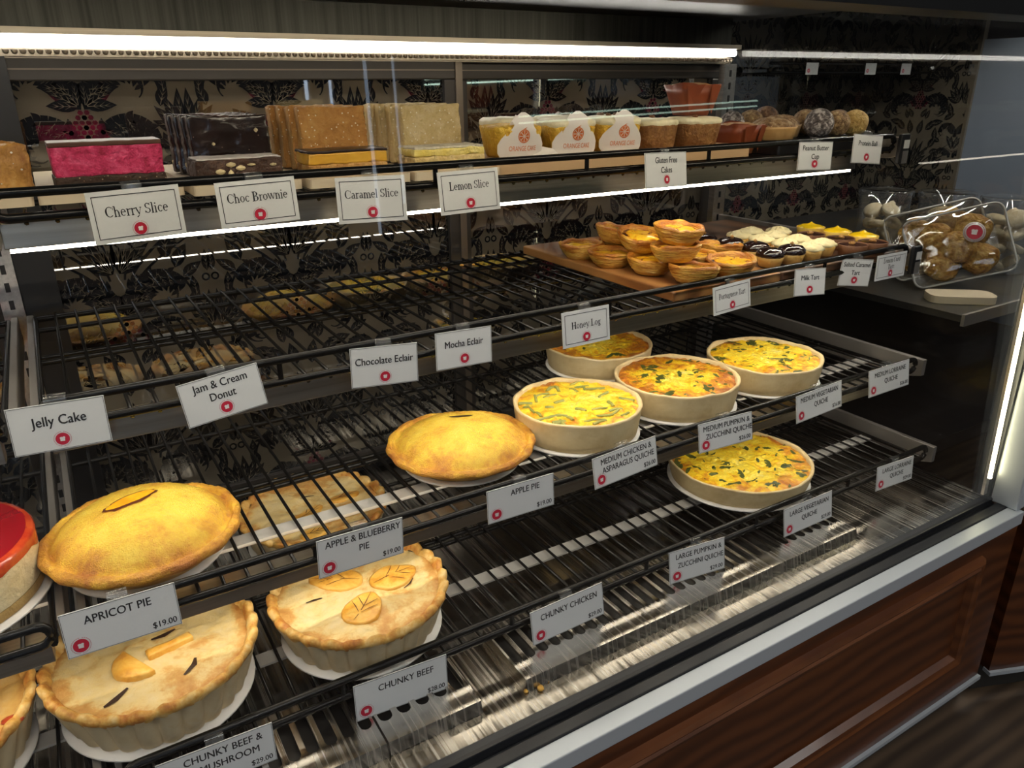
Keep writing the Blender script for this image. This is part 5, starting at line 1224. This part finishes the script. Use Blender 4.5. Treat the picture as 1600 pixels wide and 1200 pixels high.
def mini(kind, label):
    t = thing({'choc': 'chocolate_tart', 'cream': 'cream_tart', 'caramel': 'salted_caramel_tart', 'lemon': 'lemon_curd_tart'}[kind], label, 'tart', (0, 0, 0), 0, {'choc': 'small chocolate-glazed tarts', 'cream': 'small cream-topped tarts', 'caramel': 'salted caramel tarts', 'lemon': 'lemon curd tarts'}[kind])
    wob = lambda s: (lambda th, i, r, zz: (r*(1+.04*nz(math.cos(th)*3, math.sin(th)*3, s+i)), zz+.001*nz(math.cos(th)*3, math.sin(th)*3, s)))
    if kind in ('choc', 'cream'):
        b = MB(); b.lathe([(.0150, 0), (.0175, .002), (.0205, .012), (.0222, .0185), (.019, .0185)], 36, cap0=True); b.build('tart_shell', 'mini_base', t)
        if kind == 'choc':
            b = MB(); b.lathe([(.0215, .0165), (.0232, .0195), (.0222, .0245), (.017, .0285), (.009, .0305), (.0004, .031)], 36, fn=wob(2)); b.build('chocolate_glaze', 'choc_glaze', t)
            b = MB(); b.lathe([(.0003, -.002), (.003, -.001), (.0034, .0008), (.0003, .003)], 7, fn=wob(5)); o = b.build('nut_piece', 'walnut', t); o.location = (.001, -.002, .0325)
        else:
            def sw(th, i, r, zz): return r*(1+.06*math.sin(6*th+i*1.3)), zz+.0009*math.sin(6*th+i)*(1 if r > .002 else 0)
            b = MB(); b.lathe([(.0205, .0165), (.0228, .0185), (.0222, .0220), (.0190, .0244), (.0150, .0250), (.0130, .0268), (.0085, .0278), (.0060, .0292), (.0004, .0305)], 40, fn=sw); b.build('whipped_cream', 'cream', t)
    elif kind == 'caramel':
        b = MB(); b.lathe([(.0205, 0), (.0218, .001), (.0250, .019), (.0242, .0198), (.0230, .0185)], 44, cap0=True); b.build('tart_shell', 'choc_shell', t)
        b = MB(); b.lathe([(.0232, .0182), (.012, .0186), (.0004, .0186)], 40); b.build('ganache', 'choc_ganache', t)
        for dx, dy, a in ((0, 0, 0), (.003, .002, 2), (-.002, .003, 4)):
            b = MB(); b.lathe([(.0003, -.002), (.0034, -.001), (.0038, .0012), (.0003, .0036)], 7, fn=wob(a)); o = b.build('walnut', 'walnut', t); o.location = (dx, dy, .0206)
    else:
        b = MB(); b.lathe([(.0215, 0), (.0228, .001), (.0262, .0195), (.0254, .0200), (.024, .0185)], 44, cap0=True); b.build('tart_shell', 'lemon_shell', t)
        b = MB(); b.lathe([(.0246, .0182), (.0225, .0212), (.0160, .0232), (.0105, .0242), (.006, .0256), (.0025, .0278), (.0004, .0292)], 40, fn=lambda th, i, r, zz: (r*(1+.03*math.sin(3*th+i)), zz+.0012*nz(r*math.cos(th), r*math.sin(th), 3, 90))); b.build('lemon_curd', 'curd', t)
    return t
def setmini(kind, spots):
    first = None
    for k, (x, y, lab) in enumerate(spots):
        if first is None: t = first = mini(kind, lab)
        else: t = dup(first, (0, 0, 0), 0, lab)
        t.location = (x, y, ZS2+.0139); t.rotation_euler = (0, 0, k*2.1)
setmini('choc', [(.988, .820, 'small tart with glossy dark chocolate, frontmost left beside the Portuguese tarts'), (1.035, .817, 'small tart with glossy dark chocolate, front, touching the cream tarts'), (1.007, .868, 'small tart with glossy dark chocolate, second row left with a nut piece'), (1.000, .918, 'small tart with glossy dark chocolate, third row'),
                 (.985, .965, 'small tart with glossy dark chocolate, at the back behind the raised Portuguese tart')])
setmini('cream', [(1.0820, 0.8180, 'small tart with pale cream swirl, front left above the gap between tags'), (1.1290, 0.8290, 'small tart with pale cream swirl, front right beside the caramel tarts'), (1.0780, 0.8660, 'small tart with pale cream swirl, second row left'), (1.1250, 0.8770, 'small tart with pale cream swirl, second row right'),
                  (1.0740, 0.9130, 'small tart with pale cream swirl, third row left behind the chocolate ones'), (1.1210, 0.9250, 'small tart with pale cream swirl, third row middle'), (1.1600, 0.9500, 'small tart with pale cream swirl, third row right'), (1.0700, 0.9620, 'small tart with pale cream swirl, farthest back left'), (1.1160, 0.9750, 'small tart with pale cream swirl, farthest back right')])
setmini('caramel', [(1.1720, 0.8010, 'dark caramel tart with walnut, frontmost beside the cream tarts'), (1.2220, 0.7970, 'dark caramel tart with walnut, front right beside a lemon curd tart'), (1.2050, 0.8500, 'dark caramel tart with walnut, second row in the middle'), (1.1950, 0.9050, 'dark caramel tart with walnut, farthest back left')])
setmini('lemon', [(1.2590, 0.8420, 'lemon curd tart with yellow peak, frontmost at the right end'), (1.2580, 0.8970, 'lemon curd tart with yellow peak, middle one of the row of three'), (1.2550, 0.9530, 'lemon curd tart with yellow peak, farthest back of the row of three')])

# crumbs on the deck and the racks
def crumb(x, y, z, r, label, s):
    b = MB(); b.lathe([(.0003, 0), (r, r*.2), (r*.8, r*.8), (.0003, r)], 8, fn=lambda th, i, rr, zz: (rr*(1+.4*nz(math.cos(th)*2, math.sin(th)*2, s)), zz)); o = b.build('pastry_crumb', 'leaf_pastry'); o.location = (x, y, z); tag(o, label, 'crumb', 'pastry crumbs')
crumb(.400, .600, DECK+.0003, .0045, 'largest golden crumb on the deck in front of the long grille', 1)
crumb(.415, .606, DECK+.0003, .0022, 'small crumb on the deck right of the largest crumb', 2)
crumb(.383, .606, DECK+.0003, .0032, 'crumb at the left front corner of the long grille', 3)
crumb(.600, 1.155, S2+.0016, .0040, 'golden crumb at the back of the empty second rack', 5)
crumb(.620, 1.150, S2+.0016, .0030, 'smaller crumb beside the golden one at the back of the second rack', 6)

# ------------------------------------------------------------------ the corner case seen through the end glass
cc = thing('corner_display_case', 'adjoining corner display case beyond the end glass, with timber base', 'display case', (1.9, 1.0, 0))
dv = Vector((.93, -.37, 0)).normalized(); rot = Matrix.Rotation(math.atan2(dv.y, dv.x), 3, 'Z'); O = Vector((1.366, .505, 0))
def lp(u, v, z): p = O + dv*u + Vector((-dv.y, dv.x, 0))*v; return (p.x, p.y, z)
def lbox(b, u0, u1, v0, v1, z0, z1):
    b.add([lp(u, v, z) for u in (u0, u1) for v in (v0, v1) for z in (z0, z1)], [(0, 1, 3, 2), (4, 6, 7, 5), (0, 4, 5, 1), (2, 3, 7, 6), (0, 2, 6, 4), (1, 5, 7, 3)])
b = MB(); lbox(b, .0, 1.2, 0, .025, .069, .405); cp(b, 'timber_base', 'cab', cc)
b = MB(); 
for u0, u1, z0, z1 in ((.10, 1.1, .346, .376), (.10, 1.1, .15, .18), (.10, .13, .18, .346)): lbox(b, u0, u1, -.012, .002, z0, z1)
cp(b, 'panel_moulding', 'mould', cc, bevel=.005)
b = MB(); lbox(b, -.002, 1.2, -.006, .012, .064, .072); cp(b, 'base_trim', 'sill', cc)
b = MB(); lbox(b, 0, 1.2, .03, .045, 0, .066); cp(b, 'kick_plate', 'kick', cc)
b = MB(); lbox(b, 0.03, 1.2, -.004, .03, .405, .43); cp(b, 'sill_trim', 'sill', cc)
b = MB(); b.box(1.375, 2.42, .75, 1.72, .40, .43); cp(b, 'deck', 'black', cc)
b = MB(); b.box(1.375, 2.40, .70, 1.60, .715, .728); cp(b, 'shelf', 'ceiling_case', cc)
b = MB(); b.box(1.375, 2.40, .694, .70, .708, .730); cp(b, 'shelf_edge', 'bracket', cc)
b = MB(); b.box(1.375, 2.45, 1.70, 1.72, .43, 1.5); pn = cp(b, 'back_panel', 'film', cc)
b = MB(); damask(b, 1.38, 2.42, .44, 1.5, 1.6, .713, lambda a, c, k: (a, 1.6992-.0003*k, c)); o = b.build('damask_print', ['damask', 'berry', 'film']); o.parent = pn
b = MB(); b.box(2.42, 2.44, 1.34, 1.70, .43, 1.5); pn = cp(b, 'side_panel', 'film', cc)
b = MB(); damask(b, 1.35, 1.70, .44, 1.5, 1.5, .713, lambda a, c, k: (2.4192-.0003*k, a, c)); o = b.build('damask_print', ['damask', 'berry', 'film']); o.parent = pn
b = MB(); b.box(2.43, 2.46, .3, 1.34, .43, 1.235); cp(b, 'blue_grey_panel', 'bluegrey', cc)
b = MB(); lbox(b, .0, 1.2, .02, .08, 1.197, 1.33); cp(b, 'header', 'black', cc)
b = MB(); b.box(1.375, 2.45, .9, 1.72, 1.5, 1.52); cp(b, 'top_panel', 'ceiling_case', cc)
b = MB(); b.box(1.42, 2.3, .80, .806, 1.44, 1.48); b.box(1.42, 2.3, .906, .912, 1.44, 1.48); b.box(1.42, 2.3, .806, .906, 1.475, 1.48); cp(b, 'added_light_baffle', 'black', cc)  # unseen baffle added to stop the strip's sideways light
b = MB(); strip(b, 1.43, 2.29, .850, .862, 1.466, 1.472); cp(b, 'added_case_light', 'pack_fill', cc)  # unseen strip added to brighten the packs below

# rail and small tags added in place of reflected tags behind the glass
t = thing('wire_rack', 'dark rail added to carry tags that imitate reflections, far behind the end glass', 'wire rack', (2.03, 1.457, 1.168), 0, 'added reflection rail')
b = MB(); b.tube([(-.36, 0, .002), (.37, 0, .002)], .004, 6); b.tube([(-.36, 0, -.02), (.37, 0, -.02)], .003, 6); b.build('tag_rail', 'black_steel', t)
b = MB()
for i in range(28): b.tube([(-.36+i*.026, 0, -.022), (-.36+i*.026, .14, -.022)], .002, 5)
b.build('wire_grid', 'black_steel', t)
def reflection_tag(x, label):
    t = thing('price_tag', label, 'price tag', (x, 1.450, 1.172), 0, 'small tags imitating reflections')
    b = MB(); b.box(-.024, .024, -.0005, .0005, -.030, 0); b.build('card', 'card', t)
    b = MB(); logo(b, -.014, -.020, .005, -.0008); b.build('logo', ['red', 'white_ink', 'pink_ink'], t)

reflection_tag(1.826, 'small white tag imitating a reflection, leftmost of three')
reflection_tag(2.077, 'small white tag imitating a reflection, middle one of three')
reflection_tag(2.243, 'small white tag imitating a reflection, rightmost of three')
ZP = .7284
def tub(label, x, y, seed):
    t = thing('biscuit_tub', label, 'tub', (x, y, ZP), 0, 'clear tubs of biscuits')
    r, h = .056, .156
    b = MB(); b.lathe([(r*.90, 0), (r*.92, .002), (r, h), (r-.0012, h), (r*.92-.0012, .003)], 40, cap0=True); b.build('tub_body', 'tub', t)
    b = MB(); b.lathe([(r+.003, h-.010), (r+.004, h-.009), (r+.004, h+.002), (r+.001, h+.005), (r-.004, h+.003), (.0005, h+.003)], 40); b.build('lid', 'tub', t)
    rnd = random.Random(seed)
    for k in range(12):
        lay = k//3; a = rnd.uniform(0, 6.28) if k % 3 == 0 else a+2.1+rnd.uniform(-.2, .2)
        b = MB(); b.lathe([(.0003, -.008), (.016, -.0075), (.0215, -.0035), (.0205, -.0006), (.0205, .0006), (.0215, .0035), (.016, .0075), (.0003, .008)], 20)
        o = b.build('biscuit', 'biscuit', t); rr = .025 if lay < 3 else .022
        o.location = (rr*math.cos(a), rr*math.sin(a), 0.018+lay*.031+rnd.uniform(0, .004)); o.rotation_euler = (rnd.uniform(-.9, .9), rnd.uniform(-.9, .9), rnd.uniform(0, 6))
    return t
tub('clear tub of pale biscuits, leftmost of the three beyond the end glass', 1.690, 1.090, 1)
tub('clear tub of pale biscuits, middle one of the three beyond the end glass', 1.760, .985, 2)
tub('clear tub of pale biscuits, rightmost of the three, behind the stickered tray', 1.790, .860, 3)

def pastry_tray(label, x, y, z, rz, tilt, spin, seed, sticker):
    t = thing('pastry_tray', label, 'packed pastries', (x, y, ZP+z), 0, 'film-wrapped trays of pastries')
    m = Matrix.Rotation(rz, 3, 'Z') @ Matrix.Rotation(tilt, 3, 'X') @ Matrix.Rotation(spin, 3, 'Y'); t.rotation_euler = m.to_euler()
    w, h, d = .185, .140, .030                       # stands on its long edge: x width, z height, -y faces the shopper
    poly = rounded(w, h, .018, 5)
    b = MB(); out = [(x_, 0, z_+h/2) for x_, z_ in poly]; inn = [(x_*.93, 0, z_*.93+h/2) for x_, z_ in poly]; bk = [(x_*.84, d, z_*.84+h/2) for x_, z_ in poly]; n = len(poly)
    b.add(out+inn+bk, [(i, (i+1) % n, n+(i+1) % n, n+i) for i in range(n)] + [(n+i, n+(i+1) % n, 2*n+(i+1) % n, 2*n+i) for i in range(n)] + [tuple(range(2*n, 3*n))], 0)
    b.build('tray', 'tray_plastic', t)
    b = MB(); b.tube(out, .0022, 6, closed=True); b.build('rolled_rim', 'tray_rim', t)
    rnd = random.Random(seed)
    for k, (px, pz) in enumerate(((-.033, .095), (.035, .100), (-.035, .040), (.034, .038), (0, .068))):
        b = MB(); b.lathe([(.0004, -.013), (.012, -.0128), (.022, -.011), (.030, -.006), (.034, 0), (.030, .006), (.022, .010), (.0004, .013)], 32, fn=lambda th, i, r, zz: (r*(1+.18*nz(math.cos(th)*1.6, math.sin(th)*1.6, seed+k*3)), zz+.007*nz(r*math.cos(th), r*math.sin(th), seed+k, 45)+.003*nz(r*math.cos(th), r*math.sin(th), seed+k, 120)))
        o = b.build('turnover', 'turnover', t); o.location = (px, .010 if k < 4 else .002, pz); o.rotation_euler = (R_(90), rnd.uniform(0, 6), 0)
    b = MB(); n2 = 14; vs = []
    for i in range(n2+1):
        for j in range(n2+1):
            u, v = -1+2*i/n2, -1+2*j/n2; e = max(abs(u), abs(v)); vs.append((u*w*.47, -.0026-.014*(1-e**3)+.0022*nz(u*4, v*4, seed)+.0014*nz(u*11+v*3, v*5, seed), v*h*.47+h/2))
    b.add(vs, [(i*(n2+1)+j, i*(n2+1)+j+1, (i+1)*(n2+1)+j+1, (i+1)*(n2+1)+j) for i in range(n2) for j in range(n2)], 0, True); b.build('cling_film', 'cling', t)
    if sticker:
        b = MB(); y0 = -.0205; b.lathe([(.0005, 0), (.020, 0), (.020, .0006), (.0005, .0006)], 36)
        s = b.build('sticker', 'card', t); s.location = (.026, y0, .086); s.rotation_euler = (R_(90), 0, 0)
        b = MB(); logo(b, 0, 0, .0145, -.0012); l = b.build('logo', ['red', 'white_ink', 'pink_ink']); l.parent = s; l.rotation_euler = (R_(-90), 0, R_(-20))
M['cling'] = thin_glass('cling_film', (.98, .98, .98), 1.5, 2.2, .06)
M['tray_plastic'] = thin_glass('clear_tray', (.80, .78, .72), 1.5, 1.2, .1, .15, (.5, .42, .3))
M['tray_rim'] = mat('frosted_rim', (.46, .45, .42), .25, coat=.5)
pastry_tray('film-wrapped tray of turnovers with a round red and white sticker, beyond the end glass', 1.540, .790, .026, R_(-50), R_(-24), R_(-17), 4, True)
pastry_tray('film-wrapped tray of turnovers leaning behind the stickered one', 1.566, .850, .026, R_(-50), R_(-24), R_(-17), 9, False)
def bag(label, x, y, s, seed):
    t = thing('pastry', label, 'pastry', (x, y, ZP), 0, 'loose pastries beyond the end glass')
    b = MB(); b.lathe([(.02*s, 0), (.045*s, .006), (.055*s, .025*s), (.045*s, .048*s), (.02*s, .060*s), (.0004, .062*s)], 36, cap0=True, fn=lambda th, i, r, zz: (r*(1+.2*nz(math.cos(th)*1.6, math.sin(th)*1.6, seed)), zz*(1+.12*nz(math.cos(th)*2, math.sin(th)*2, seed+1)))); b.build('turnover', 'turnover', t)
bag('large brown pastry beyond the end glass, behind the lemon curd tarts', 1.500, 1.000, .95, 3)
bag('large brown pastry beyond the end glass, farther back below the leftmost tub', 1.545, 1.100, .95, 6)
b = MB(); b.prism(rounded(.12, .06, .02, 4), 0, .014); o = b.build('paper_tray', 'paper'); o.location = (1.470, .760, ZP); o.rotation_euler = (0, 0, R_(-40)); tag(o, 'shallow cream paper tray below the stickered pastry tray', 'tray')

# ------------------------------------------------------------------ tube lamps of the shop, behind the camera (they show faintly in the glass)
def lamp(x0, x1, y, z, label, dz=.05):
    t = thing('tube_lamp', label, 'lamp', ((x0+x1)/2, y, z), 0, 'shop tube lamps'); L = (x1-x0)/2
    b = MB(); b.box(-L, L, -.02, .03, .02, .05); b.build('housing', 'wall', t)
    b = MB(); b.tube([(-L, 0, 0), (L, 0, 0)], .012, 8); b.build('tube', 'tube_lamp', t)
    for s in (-1, 1): b = MB(); b.tube([(s*L*.7, .01, .05), (s*L*.7, .01, 2.8-z)], .004, 6); b.build('cord', 'black', t)
